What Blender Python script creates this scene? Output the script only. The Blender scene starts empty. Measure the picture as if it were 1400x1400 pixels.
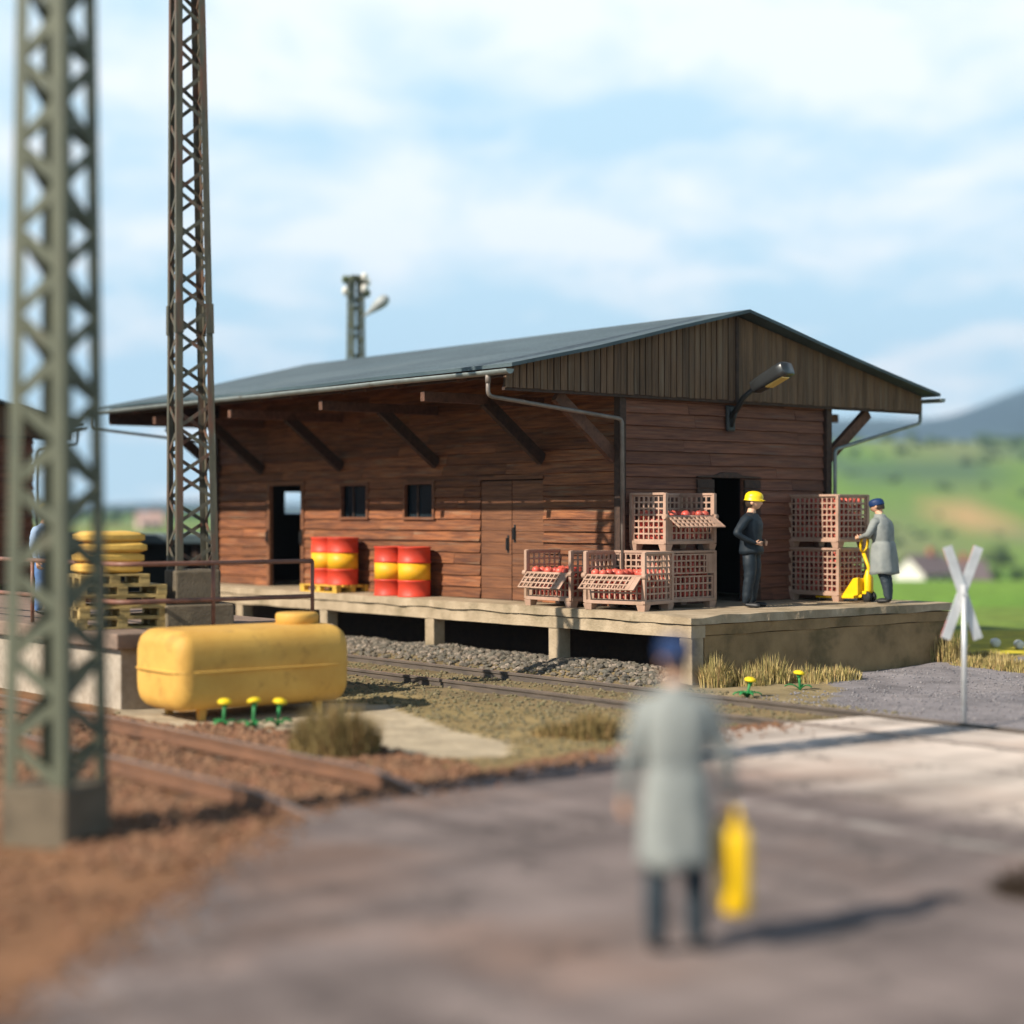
import bpy, bmesh, math, random
import numpy as np
from math import sin, cos, pi, radians, sqrt, atan2
from mathutils import Vector, Matrix, noise, Quaternion

R = random.Random(11)
sc = bpy.context.scene
COL = sc.collection
PHI = radians(39.3)                      # the yard is turned this much against the view axis
P0 = Vector((2.606, 25.17, 0.0))         # near corner of the goods platform
ROT = Matrix.Rotation(PHI, 4, 'Z')
PZ = 1.03                                # platform top


def site(b, s, z=0.0):
    """b across the tracks (to the right and away), s along the tracks (to the left and away)"""
    return P0 + ROT.to_3x3() @ Vector((b, s, z))


def to_site(X, Y):
    dx, dy = X - P0.x, Y - P0.y
    return (.7738 * dx + .6334 * dy, -.6334 * dx + .7738 * dy)


# ------------------------------------------------------------------ objects
def T(o, label=None, cat=None, group=None, kind=None):
    if label: o['label'] = label
    if cat: o['category'] = cat
    if group: o['group'] = group
    if kind: o['kind'] = kind
    return o


def empty(name, loc, rz=0.0):
    o = bpy.data.objects.new(name, None)
    o.empty_display_size = .2
    COL.objects.link(o)
    o.location = loc
    o.rotation_euler = (0, 0, rz)
    return o


def thing(name, label, cat, loc, rz=0.0, group=None):
    return T(empty(name, loc, rz), label, cat, group)


def kids(o):
    return list(o.children)


def dup(o, parent=None):
    c = o.copy()
    COL.objects.link(c)
    if parent is not None:
        c.parent = parent
    for ch in kids(o):
        dup(ch, c)
    return c


class MB:
    def __init__(self):
        self.v, self.f, self.m, self.r, self.s = [], [], [], [], []

    def add(self, vs, fs, mi=0, smooth=False, rnd=None):
        o = len(self.v)
        self.v += [tuple(p) for p in vs]
        if rnd is None: rnd = R.random()
        for f in fs:
            self.f.append(tuple(i + o for i in f))
            self.m.append(mi); self.r.append(rnd); self.s.append(smooth)
        return self

    HEX = [(0, 3, 2, 1), (4, 5, 6, 7), (0, 1, 5, 4), (1, 2, 6, 5), (2, 3, 7, 6), (3, 0, 4, 7)]

    def hexa(self, p8, mi=0, rnd=None):
        return self.add(p8, self.HEX, mi, False, rnd)

    def box(self, x0, x1, y0, y1, z0, z1, mi=0, rnd=None):
        return self.hexa([(x0, y0, z0), (x1, y0, z0), (x1, y1, z0), (x0, y1, z0),
                          (x0, y0, z1), (x1, y0, z1), (x1, y1, z1), (x0, y1, z1)], mi, rnd)

    def mbox(self, M, sx, sy, sz, mi=0, rnd=None):
        a, b, c = sx / 2, sy / 2, sz / 2
        ps = [(-a, -b, -c), (a, -b, -c), (a, b, -c), (-a, b, -c), (-a, -b, c), (a, -b, c), (a, b, c), (-a, b, c)]
        return self.hexa([M @ Vector(p) for p in ps], mi, rnd)

    def bar(self, p, q, w, h, up=(0, 0, 1), mi=0, rnd=None):
        p, q, up = Vector(p), Vector(q), Vector(up)
        d = (q - p).normalized()
        x = d.cross(up)
        if x.length < 1e-4: x = d.cross(Vector((0, 1, 0)))
        x.normalize(); y = x.cross(d)
        x *= w / 2; y *= h / 2
        return self.hexa([p - x - y, p + x - y, p + x + y, p - x + y, q - x - y, q + x - y, q + x + y, q - x + y], mi, rnd)

    def tube(self, pts, r, n=10, mi=0, smooth=True, rnd=None):
        pts = [Vector(p) for p in pts]
        k = len(pts)
        rs = r if isinstance(r, (list, tuple)) else [r] * k
        ref = None
        vs, fs = [], []
        for i, p in enumerate(pts):
            d = (pts[min(i + 1, k - 1)] - pts[max(i - 1, 0)]).normalized()
            if ref is None:
                ref = d.orthogonal().normalized()
            ref = (ref - d * ref.dot(d))
            ref = ref.normalized() if ref.length > 1e-5 else d.orthogonal().normalized()
            b = d.cross(ref)
            for j in range(n):
                a = 2 * pi * j / n
                vs.append(p + (ref * cos(a) + b * sin(a)) * rs[i])
        for i in range(k - 1):
            for j in range(n):
                j2 = (j + 1) % n
                fs.append((i * n + j, i * n + j2, (i + 1) * n + j2, (i + 1) * n + j))
        if rnd is None: rnd = R.random()
        self.add(vs, fs, mi, smooth, rnd)
        o = len(self.v) - len(vs)
        self.f += [tuple(o + j for j in range(n))[::-1], tuple(o + (k - 1) * n + j for j in range(n))]
        self.m += [mi, mi]; self.r += [rnd, rnd]; self.s += [False, False]
        return self

    def lathe(self, prof, n=20, M=None, mi=0, smooth=True, mis=None, rnd=None):
        M = M or Matrix()
        vs, fs = [], []
        k = len(prof)
        for r, z in prof:
            for j in range(n):
                a = 2 * pi * j / n
                vs.append(M @ Vector((r * cos(a), r * sin(a), z)))
        if rnd is None: rnd = R.random()
        o = len(self.v)
        self.v += [tuple(p) for p in vs]
        for i in range(k - 1):
            for j in range(n):
                j2 = (j + 1) % n
                self.f.append((o + i * n + j, o + i * n + j2, o + (i + 1) * n + j2, o + (i + 1) * n + j))
                self.m.append(mis[i] if mis else mi); self.r.append(rnd); self.s.append(smooth)
        self.f.append(tuple(o + j for j in range(n))[::-1]); self.m.append(mis[0] if mis else mi); self.r.append(rnd); self.s.append(False)
        self.f.append(tuple(o + (k - 1) * n + j for j in range(n))); self.m.append(mis[-1] if mis else mi); self.r.append(rnd); self.s.append(False)
        return self

    def prism(self, poly, fa, fb, mi=0, rnd=None):
        """poly: 2d points; fa, fb map a 2d point to the two faces"""
        n = len(poly)
        vs = [fa(*p) for p in poly] + [fb(*p) for p in poly]
        fs = [tuple(range(n))[::-1], tuple(range(n, 2 * n))] + [(i, (i + 1) % n, n + (i + 1) % n, n + i) for i in range(n)]
        return self.add(vs, fs, mi, False, rnd)

    def ball(self, c, rx, ry=None, rz=None, n=12, mi=0, rnd=None):
        ry = ry or rx; rz = rz or rx
        m = max(4, n // 2)
        prof = [(sin(pi * (i + .02) / (m + .04)), -cos(pi * (i + .02) / (m + .04))) for i in range(m + 1)]
        M = Matrix.Translation(Vector(c)) @ Matrix.Diagonal((rx, ry, rz, 1))
        return self.lathe(prof, n, M, mi, True, None, rnd)

    def build(self, name, mats, parent=None, off=(0, 0, 0), bevel=0, seg=2, fixn=True):
        me = bpy.data.meshes.new(name)
        ox, oy, oz = off
        me.from_pydata([(x - ox, y - oy, z - oz) for x, y, z in self.v], [], self.f)
        for m in (mats if isinstance(mats, (list, tuple)) else [mats]):
            me.materials.append(m)
        me.polygons.foreach_set('material_index', self.m)
        me.polygons.foreach_set('use_smooth', self.s)
        at = me.attributes.new('rnd', 'FLOAT', 'FACE')
        at.data.foreach_set('value', self.r)
        if fixn and len(self.f) < 60000:
            bm = bmesh.new(); bm.from_mesh(me)
            bmesh.ops.recalc_face_normals(bm, faces=bm.faces)
            bm.to_mesh(me); bm.free()
        me.update()
        o = bpy.data.objects.new(name, me)
        COL.objects.link(o)
        if parent: o.parent = parent
        if bevel:
            md = o.modifiers.new('bevel', 'BEVEL')
            md.width = bevel; md.segments = seg; md.limit_method = 'ANGLE'; md.angle_limit = radians(35)
            md.harden_normals = False
        return o


# ------------------------------------------------------------------ materials
def nn(nt, t, **kw):
    n = nt.nodes.new(t)
    for k, v in kw.items(): setattr(n, k, v)
    return n


def mixrgb(nt, fac, a, b, mode='MIX'):
    n = nn(nt, 'ShaderNodeMix', data_type='RGBA', blend_type=mode)
    for i, x in ((0, fac), (6, a), (7, b)):
        if isinstance(x, (int, float)): n.inputs[i].default_value = x
        elif isinstance(x, tuple): n.inputs[i].default_value = x if len(x) == 4 else x + (1,)
        else: nt.links.new(x, n.inputs[i])
    return n.outputs[2]


def ramp(nt, fac, a, b, lo=0., hi=1.):
    n = nn(nt, 'ShaderNodeMapRange')
    n.inputs[1].default_value = a; n.inputs[2].default_value = b
    n.inputs[3].default_value = lo; n.inputs[4].default_value = hi
    nt.links.new(fac, n.inputs[0])
    return n.outputs[0]


def pmat(name, c1, c2=None, scale=4., stretch=(1, 1, 1), rough=.7, bump=.0, bscale=60., bstretch=None, metal=0., c3=None,
         s3=2., t3=(.55, .7), rndamt=0., rndcol=None, spec=.4, ramp1=(.35, .65), vcol=False, coat=0., sss=0., objrand=0., emit=None):
    m = bpy.data.materials.new(name)
    m.use_nodes = True
    nt = m.node_tree; L = nt.links
    bs = nt.nodes['Principled BSDF']
    bs.inputs['Roughness'].default_value = rough
    bs.inputs['Metallic'].default_value = metal
    bs.inputs['Specular IOR Level'].default_value = spec
    if coat: bs.inputs['Coat Weight'].default_value = coat
    tc = nn(nt, 'ShaderNodeTexCoord')
    rn = nn(nt, 'ShaderNodeAttribute', attribute_name='rnd')
    oi = nn(nt, 'ShaderNodeObjectInfo')
    # every board / stone and every copy gets its own stretch of grain
    sh = nn(nt, 'ShaderNodeMath', operation='MULTIPLY_ADD')
    L.new(rn.outputs['Fac'], sh.inputs[0]); sh.inputs[1].default_value = 37.; L.new(oi.outputs['Random'], sh.inputs[2])
    cx = nn(nt, 'ShaderNodeCombineXYZ')
    for i in range(3): L.new(sh.outputs[0], cx.inputs[i])
    ad = nn(nt, 'ShaderNodeVectorMath', operation='MULTIPLY_ADD')
    L.new(tc.outputs['Object'], ad.inputs[0]); ad.inputs[1].default_value = stretch; L.new(cx.outputs[0], ad.inputs[2])
    n1 = nn(nt, 'ShaderNodeTexNoise'); n1.inputs['Scale'].default_value = scale; n1.inputs['Detail'].default_value = 7
    n1.inputs['Roughness'].default_value = .62
    L.new(ad.outputs[0], n1.inputs['Vector'])
    if vcol:
        va = nn(nt, 'ShaderNodeAttribute', attribute_name='Col')
        f = ramp(nt, n1.outputs['Fac'], .3, .7, .62, 1.3)
        vm = nn(nt, 'ShaderNodeVectorMath', operation='SCALE'); L.new(va.outputs['Color'], vm.inputs[0]); L.new(f, vm.inputs['Scale'])
        col = vm.outputs[0]
    else:
        col = mixrgb(nt, ramp(nt, n1.outputs['Fac'], *ramp1), tuple(c1), tuple(c2 or c1))
    if c3:
        n2 = nn(nt, 'ShaderNodeTexNoise'); n2.inputs['Scale'].default_value = s3; n2.inputs['Detail'].default_value = 8
        n2.inputs['Roughness'].default_value = .65
        L.new(ad.outputs[0], n2.inputs['Vector'])
        col = mixrgb(nt, ramp(nt, n2.outputs['Fac'], *t3), col, tuple(c3))
    if rndcol:
        cr = nn(nt, 'ShaderNodeValToRGB')
        el = cr.color_ramp.elements
        el[0].color = rndcol[0] + (1,); el[1].color = rndcol[-1] + (1,)
        for i, c in enumerate(rndcol[1:-1]):
            e = el.new((i + 1) / (len(rndcol) - 1)); e.color = c + (1,)
        L.new(rn.outputs['Fac'], cr.inputs[0])
        col = mixrgb(nt, .8, col, cr.outputs[0])
    if rndamt or objrand:
        src = oi.outputs['Random'] if objrand else rn.outputs['Fac']
        a = objrand or rndamt
        f = ramp(nt, src, 0, 1, 1 - a, 1 + a)
        vm = nn(nt, 'ShaderNodeVectorMath', operation='SCALE'); L.new(col, vm.inputs[0]); L.new(f, vm.inputs['Scale'])
        col = vm.outputs[0]
    L.new(col, bs.inputs['Base Color'])
    if bump:
        ad2 = nn(nt, 'ShaderNodeVectorMath', operation='MULTIPLY_ADD')
        L.new(tc.outputs['Object'], ad2.inputs[0]); ad2.inputs[1].default_value = bstretch or stretch; L.new(cx.outputs[0], ad2.inputs[2])
        n3 = nn(nt, 'ShaderNodeTexNoise'); n3.inputs['Scale'].default_value = bscale; n3.inputs['Detail'].default_value = 5
        L.new(ad2.outputs[0], n3.inputs['Vector'])
        bp = nn(nt, 'ShaderNodeBump'); bp.inputs['Strength'].default_value = bump; bp.inputs['Distance'].default_value = .02
        L.new(n3.outputs['Fac'], bp.inputs['Height'])
        L.new(bp.outputs[0], bs.inputs['Normal'])
        rr = ramp(nt, n3.outputs['Fac'], .3, .7, max(0, rough - .1), min(1, rough + .1))
        L.new(rr, bs.inputs['Roughness'])
    return m


WC = ((.275, .100, .036), (.090, .031, .016), (.21, .14, .085))
wood_long = pmat('wood_long', WC[0], WC[1], 3.0, (6, .5, 9), .72, .8, 9, c3=WC[2], s3=1.6, t3=(.55, .74), rndamt=.3)
wood_gable = pmat('wood_gable', (.215, .085, .045), (.09, .034, .021), 3.0, (.5, 6, 9), .75, .55, 9, c3=(.15, .10, .075), s3=1.6, t3=(.58, .75), rndamt=.2)
wood_vert = pmat('wood_vert', (.16, .095, .052), (.065, .038, .022), 3.0, (9, 9, .5), .8, .6, 8, c3=(.20, .15, .10), s3=1.5, t3=(.52, .75), rndamt=.22)
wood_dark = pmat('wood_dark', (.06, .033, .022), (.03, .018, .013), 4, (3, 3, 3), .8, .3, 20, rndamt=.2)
gap_shade = pmat('gap_shade', (.012, .008, .006), rough=.9)  # near-black backing: shade between the wall boards put into its colour
wood_beam = pmat('wood_beam', (.14, .066, .04), (.07, .034, .022), 4, (3, 3, 3), .8, .3, 20, rndamt=.2)
wood_door = pmat('wood_door', (.20, .08, .034), (.10, .04, .02), 3, (6, .5, 9), .7, .45, 9, c3=(.17, .12, .085), s3=1.4, t3=(.6, .8), rndamt=.13)
felt = pmat('roof_felt', (.058, .090, .103), (.038, .060, .070), 1.3, (1, .35, 1), .55, .35, 40, c3=(.095, .125, .133), s3=.7, t3=(.5, .72), spec=.4)
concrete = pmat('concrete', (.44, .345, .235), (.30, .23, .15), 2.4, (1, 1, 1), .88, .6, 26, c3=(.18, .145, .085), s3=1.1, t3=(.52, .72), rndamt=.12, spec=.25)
concrete_shaded = pmat('concrete_shaded', (.33, .215, .105), (.20, .13, .064), 1.8, (1, 1, 1), .9, .6, 22, c3=(.10, .08, .035), s3=.9, t3=(.5, .7), rndamt=.1, spec=.2)  # browner, darker copy of the concrete; shade of the sunless end is in the colour
concrete_grey = pmat('concrete_grey', (.27, .245, .205), (.18, .165, .135), 5, (1, 1, 1), .9, .5, 40, c3=(.115, .105, .07), s3=1.5, t3=(.55, .75), spec=.25)
concrete_pale = pmat('concrete_pale', (.42, .36, .29), (.32, .27, .215), 9, (1, 1, 1), .9, .4, 45, c3=(.24, .19, .14), s3=2, t3=(.55, .8), spec=.25)
slab_brown = pmat('slab_brown', (.27, .19, .145), (.18, .13, .10), 5, (1, 1, 1), .88, .4, 35, c3=(.14, .105, .08), s3=2, t3=(.55, .75), spec=.25)
zinc = pmat('zinc', (.27, .30, .29), (.19, .215, .205), 5, (1, 1, 1), .45, .15, 30, metal=.35, c3=(.10, .075, .055), s3=3, t3=(.62, .75))
zinc_warm = pmat('zinc_warm', (.22, .185, .16), (.15, .125, .105), 6, (1, 1, 1), .5, .15, 30, metal=.25)
iron = pmat('black_iron', (.012, .012, .013), (.02, .018, .016), 8, rough=.4, spec=.5)
darkpaint = pmat('dark_paint', (.02, .022, .023), (.03, .031, .03), 8, rough=.5, bump=.1)
glass = pmat('window_glass', (.012, .019, .024), (.02, .03, .036), 2, rough=.12, spec=.6)
mast_paint = pmat('mast_paint', (.115, .108, .075), (.066, .062, .046), 5, (4, 4, .6), .6, .2, 30, c3=(.15, .066, .040), s3=1.6, t3=(.48, .64), rndamt=.16, metal=.1)
mast_green = pmat('mast_green', (.105, .114, .074), (.066, .076, .052), 6, (4, 4, .6), .6, .2, 30, c3=(.12, .09, .06), s3=2., t3=(.6, .75), rndamt=.12)
plinth = pmat('plinth_concrete', (.145, .115, .078), (.085, .068, .046), 4, rough=.85, bump=.4, bscale=30, c3=(.20, .16, .10), s3=1.4, t3=(.55, .75))
drum_red = pmat('drum_red', (.62, .052, .022), (.52, .042, .02), 3, rough=.55, bump=.1, bscale=12, c3=(.40, .05, .02), s3=3, t3=(.62, .8), objrand=.1)
drum_yel = pmat('drum_yellow', (.80, .42, .012), (.72, .36, .012), 3, rough=.52, bump=.1, bscale=12)
pal_yel = pmat('pallet_yellow', (.68, .42, .06), (.55, .33, .05), 4, rough=.6, bump=.2, bscale=30, rndamt=.1)
pal_old = pmat('pallet_straw', (.50, .36, .14), (.36, .25, .09), 4, rough=.75, bump=.3, bscale=30, c3=(.24, .17, .07), s3=2, t3=(.58, .75), rndamt=.16)
sack = pmat('sack', (.70, .44, .10), (.60, .35, .07), 3, rough=.7, bump=.35, bscale=14, c3=(.52, .28, .05), s3=2, t3=(.55, .75), objrand=.1)
tank_y = pmat('tank_yellow', (.64, .375, .085), (.54, .295, .06), 1.6, rough=.62, bump=.25, bscale=38, c3=(.30, .16, .04), s3=3.0, t3=(.55, .78), spec=.3)
crate_m = pmat('crate_tan', (.46, .295, .215), (.35, .22, .155), 4, rough=.6, bump=.15, bscale=30, c3=(.27, .18, .11), s3=2, t3=(.55, .75), rndamt=.1, objrand=.0)
apple_m = pmat('apple_red', (.56, .075, .055), (.50, .13, .085), 5, rough=.4, objrand=.28, c3=(.60, .30, .14), s3=7, t3=(.6, .75))
apple_s = pmat('apple_red_heap', (.58, .085, .065), (.50, .12, .08), 5, rough=.45, rndamt=.3)
skin = pmat('skin', (.62, .36, .23), (.55, .30, .19), 6, rough=.55)
hair_m = pmat('hair_brown', (.05, .028, .016), (.03, .02, .012), 20, rough=.6)
navy = pmat('navy_cloth', (.006, .012, .019), (.011, .019, .027), 7, rough=.62, bump=.35, bscale=16, spec=.35)
shoe = pmat('black_shoe', (.012, .012, .013), (.02, .02, .02), 7, rough=.5)
coat_g = pmat('grey_coat', (.26, .275, .258), (.195, .212, .205), 5, rough=.75, bump=.45, bscale=11, c3=(.155, .175, .172), s3=3, t3=(.54, .72))
trous = pmat('dark_trousers', (.016, .026, .036), (.028, .04, .05), 6, rough=.7, bump=.4, bscale=16)
helm_y = pmat('helmet_yellow', (.85, .62, .008), (.80, .55, .008), 4, rough=.38)
cap_b = pmat('cap_blue', (.004, .030, .115), (.004, .021, .08), 5, rough=.6, bump=.15)
over_b = pmat('overall_blue', (.10, .20, .42), (.07, .15, .34), 5, rough=.75, bump=.3, bscale=14)
shirt_b = pmat('shirt_pale_blue', (.30, .40, .55), (.24, .33, .47), 5, rough=.75, bump=.3, bscale=14)
eye_m = pmat('eye', (.02, .015, .012), rough=.3)
jack_y = pmat('jack_yellow', (.86, .55, .006), (.80, .48, .006), 4, rough=.4)
rubber = pmat('rubber', (.014, .014, .015), rough=.7)
rail_rust = pmat('rail_rust', (.19, .092, .05), (.12, .06, .035), 5, (2, .5, 2), .7, .3, 20, rndamt=.1)
rail_dark = pmat('rail_dark', (.12, .095, .075), (.07, .058, .05), 5, (2, .5, 2), .6, .3, 20)
rail_head = pmat('rail_head', (.30, .235, .20), (.22, .165, .14), 5, (2, .5, 2), .45, metal=.3)
sleeper_m = pmat('sleeper_wood', (.13, .085, .055), (.075, .05, .035), 5, (1, 3, 3), .85, .5, 20, rndamt=.25)
fence_rust = pmat('rail_pipe', (.25, .115, .078), (.17, .078, .054), 6, rough=.5, bump=.15, bscale=30, c3=(.10, .06, .045), s3=3, t3=(.55, .7))
sign_back = pmat('sign_back', (.58, .59, .60), (.47, .48, .49), 6, rough=.4, metal=.35)
sign_white = pmat('sign_white', (.80, .80, .79), (.74, .74, .73), 6, rough=.4)
sign_red = pmat('sign_red', (.62, .04, .03), rough=.4)
porcelain = pmat('porcelain', (.78, .76, .70), (.7, .66, .58), 8, rough=.2)
insul_g = pmat('insulator_green', (.10, .13, .05), (.07, .09, .04), 8, rough=.3)
lampgrey = pmat('lamp_grey', (.36, .38, .37), (.30, .32, .31), 6, rough=.4)
lens_y = pmat('lamp_lens', (.72, .50, .16), (.62, .42, .13), 6, rough=.25)
green_st = pmat('flower_green', (.02, .25, .07), (.03, .18, .05), 9, rough=.55)
yellow_fl = pmat('flower_yellow', (.85, .66, .01), (.80, .52, .01), 18, rough=.6, bump=.5, bscale=60)
straw = pmat('dry_grass', (.33, .24, .10), (.20, .17, .055), 3, rough=.8, rndcol=((.58, .44, .20), (.40, .31, .11), (.24, .22, .065), (.48, .29, .13)))
straw_g = pmat('olive_grass', (.2, .17, .05), (.14, .12, .04), 3, rough=.8, rndcol=((.36, .24, .10), (.25, .175, .065), (.17, .13, .045), (.33, .18, .08)))
stone_l = pmat('rubble', (.3, .27, .24), (.2, .18, .15), 6, rough=.9, bump=.4, bscale=30, rndcol=((.055, .05, .04), (.095, .08, .058), (.14, .108, .075), (.30, .235, .18), (.07, .068, .05), (.11, .09, .06), (.055, .052, .038)))
stone_b = pmat('ballast_brown', (.24, .125, .07), (.16, .09, .055), 6, rough=.9, bump=.4, bscale=30, rndcol=((.105, .052, .028), (.20, .092, .046), (.245, .13, .07), (.15, .085, .042), (.215, .088, .045)))
crumb_m = pmat('earth_crumbs', (.16, .13, .07), (.11, .09, .05), 6, rough=.95, rndcol=((.10, .085, .05), (.19, .155, .085), (.15, .135, .065), (.23, .185, .11)))
gravel_m = pmat('gravel_grey', (.2, .19, .2), (.14, .13, .14), 6, rough=.95, rndcol=((.11, .105, .115), (.19, .18, .19), (.27, .25, .25), (.16, .14, .15)))
earth = pmat('earth', (.2, .15, .08), scale=1.4, rough=.95, bump=.9, bscale=9., vcol=True, spec=.15)
leaf_far = pmat('far_leaves', (.055, .095, .035), (.035, .07, .028), 2, rough=.8, rndamt=.35)
bark = pmat('bark', (.09, .07, .05), (.06, .05, .04), 5, rough=.9)
white_wall = pmat('white_wall', (.72, .69, .64), (.64, .61, .56), 1, rough=.9)
tile_grey = pmat('tile_purple_grey', (.17, .13, .135), (.13, .10, .105), 1, rough=.85)
pink_wall = pmat('pale_wall', (.68, .50, .44), (.60, .44, .38), 1, rough=.9)
tile_red = pmat('tile_red', (.40, .14, .09), (.30, .11, .075), 1, rough=.85)
mountain_m = pmat('hazy_mountain_forest', (.03, .062, .075), (.018, .042, .055), .004, (1, 1, 1), .95, c3=(.06, .095, .06), s3=.0022, t3=(.5, .65))  # blue-grey tint puts part of the distance haze into the forest colour


# ------------------------------------------------------------------ terrain
def sst(a, b, x):
    t = min(1, max(0, (x - a) / (b - a)))
    return t * t * (3 - 2 * t)


def fbm(x, y, s, o=4):
    return noise.fractal(Vector((x * s, y * s, 3.7)), 1.0, 2.0, o)


def ground_z(X, Y):
    b, s = to_site(X, Y)
    if Y < 60 and abs(X) < 40:
        z = .02 * noise.noise(Vector((X * .9, Y * .9, 0))) + .012 * noise.noise(Vector((X * 4, Y * 4, 5)))
        # rubble bank below the platform edge
        if s > -.4:
            z += .17 * sst(-1.0, .1, b) * sst(1.2, .3, b) * sst(-.4, 1.5, s) * (1 + .4 * noise.noise(Vector((s * .7, 2, 0))))
        # second track lies in a shallow ballast bed; banks beside it
        if s > -6 and b < -6:
            z += .03 * sst(-7.2, -8.2, b) * sst(-11.9, -11.2, b) * sst(-6.2, -5.2, s)
        # the heap of earth along the grey gravel
        if b > -1 and s < 0:
            z += .09 * noise.noise(Vector((X * .5, Y * .5, 9))) * sst(-1, .2, b)
    else:
        z = 0
    if Y > 38:
        az = X / max(Y, 1)
        dep = 9.5 * sst(-.16, .12, az) + 1.5
        z -= dep * sst(38, 330, Y)
        H = 4 + 67 * sst(-.08, .2, az)
        z += H * sst(420, 1350, Y)
        z += sst(120, 500, Y) * (2.0 * fbm(X, Y, .004, 3)) * min(1, Y / 900)
    return z


def poly_in(poly, x, y):
    c = False
    n = len(poly)
    for i in range(n):
        x1, y1 = poly[i]; x2, y2 = poly[(i + 1) % n]
        if (y1 > y) != (y2 > y) and x < (x2 - x1) * (y - y1) / (y2 - y1) + x1: c = not c
    return c


def gp(px, py, z=0.0):
    """place on level ground that the survey sketch gives (px of the survey print)"""
    Y = (2.5 - z) * 2366 / (py - 704)
    return ((px - 700) / 2366 * Y, Y)


SAND = [gp(*p) for p in ((150, 968), (245, 970), (470, 962), (530, 964), (580, 984), (640, 1004), (705, 1020), (690, 1036), (600, 1036), (540, 1030), (470, 1006), (300, 1000), (180, 992))]
GREY = [gp(*p) for p in ((1120, 925), (1290, 905), (1700, 880), (1900, 1050), (1400, 1012), (1190, 980), (1130, 958), (1150, 940))]


def mixc(a, b, t):
    return tuple(x + (y - x) * t for x, y in zip(a, b))


def slope_y(az, py):
    for i in range(400, 1400, 4):
        if 704 - (ground_z(az * i, i) - 2.5) * 2366 / i < py: return i
    return 700


_a, _b = slope_y(.257, 719), slope_y(.257, 703)
TAN = ((_a + _b) / 2, max(10, abs(_b - _a) * .28))


def ground_col(X, Y):
    b, s = to_site(X, Y)
    n1 = .5 + .5 * noise.noise(Vector((X * .8, Y * .8, 1)))
    n2 = .5 + .5 * noise.noise(Vector((X * 3.1, Y * 3.1, 7)))
    if Y < 48 and -40 < X < 40:
        tan = mixc((.30, .215, .10), (.215, .165, .075), n1)
        c = tan
        if -4.2 < b < .6:
            g = mixc((.165, .127, .07), (.235, .17, .085), n1)
            c = mixc(c, g, sst(-4.2, -3.2, b))
        if b < -6.6:
            br = mixc((.215, .105, .05), (.165, .088, .045), n2)
            c = mixc(c, br, sst(-6.7, -8.2, b + .8 * (n1 - .5)))
        if b > -.6 and s < -.1:
            c = mixc((.23, .18, .09), (.29, .22, .125), n1)
        jx, jy = X + .35 * (n2 - .5), Y + .5 * (n1 - .5)
        if poly_in(SAND, jx, jy):
            c = mixc((.47, .385, .27), (.37, .30, .205), n2)
        if poly_in(GREY, jx, jy):
            c = mixc((.185, .172, .182), (.25, .225, .225), n1)
        if Y < 13 and b < -9:
            c = mixc(c, (.205, .105, .056), .7 * sst(-11, -13, b))
        # flowering strip and meadow beyond the platform
        if X > 6.5 and Y > 31 + .6 * (n1 - .5) and b > 1:
            c = mixc((.60, .46, .03), (.36, .34, .03), n2)
            if Y > 37.5: c = mixc((.13, .22, .035), (.17, .22, .04), n1)
        return c
    # fields
    k = Y / 120.
    a = noise.noise(Vector((X / (30 + Y * .07), Y / (14 + Y * .02), 2.)))
    a2 = noise.noise(Vector((X / (9 + Y * .03), Y / (5 + Y * .012), 8.)))
    c = mixc((.115, .25, .03), (.20, .29, .045), .5 + a)
    if Y > 450:
        c = mixc(c, (.20, .235, .09), sst(.05, .3, a2))
        c = mixc(c, (.085, .15, .07), sst(.08, .26, -a2 + .1 * a))
    if a > .32 and Y < 420: c = mixc(c, (.24, .26, .08), .6)
    # ploughed field on the slope, right
    if abs((X / Y - .257) / .018) ** 2 + abs((Y - TAN[0]) / TAN[1]) ** 2 < 1: c = (.52, .33, .15)
    if X / Y < -.225 and 300 < Y < 640 and a2 > -.1: c = mixc(c, (.36, .30, .10), .6)
    if Y > 1500: c = mixc((.035, .07, .06), (.05, .09, .06), .5 + a2)
    return c


def make_ground():
    def axis(dense0, dense1, step, far, first):
        a = list(np.arange(dense0, dense1 + 1e-6, step))
        d = step
        x = dense1
        while x < far:
            d *= 1.16; x += d; a.append(x)
        if first is not None:
            d = step; x = dense0
            while x > first:
                d *= 1.3; x -= d; a.insert(0, x)
        return a
    xs = axis(-10, 10, .11, 3800, -3800)
    ys = axis(6, 34, .11, 2600, -60)
    nx, ny = len(xs), len(ys)
    vs = []; cols = []
    for y in ys:
        for x in xs:
            vs.append((x, y, ground_z(x, y)))
            cols.append(ground_col(x, y) + (1.,))
    fs = [(j * nx + i, j * nx + i + 1, (j + 1) * nx + i + 1, (j + 1) * nx + i) for j in range(ny - 1) for i in range(nx - 1)]
    me = bpy.data.meshes.new('ground')
    me.from_pydata(vs, [], fs)
    ca = me.color_attributes.new('Col', 'FLOAT_COLOR', 'POINT')
    ca.data.foreach_set('color', np.array(cols, dtype=np.float32).ravel())
    me.polygons.foreach_set('use_smooth', [True] * len(fs))
    me.materials.append(earth)
    me.update()
    o = bpy.data.objects.new('ground', me); COL.objects.link(o)
    T(o, kind='structure')


make_ground()


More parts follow.
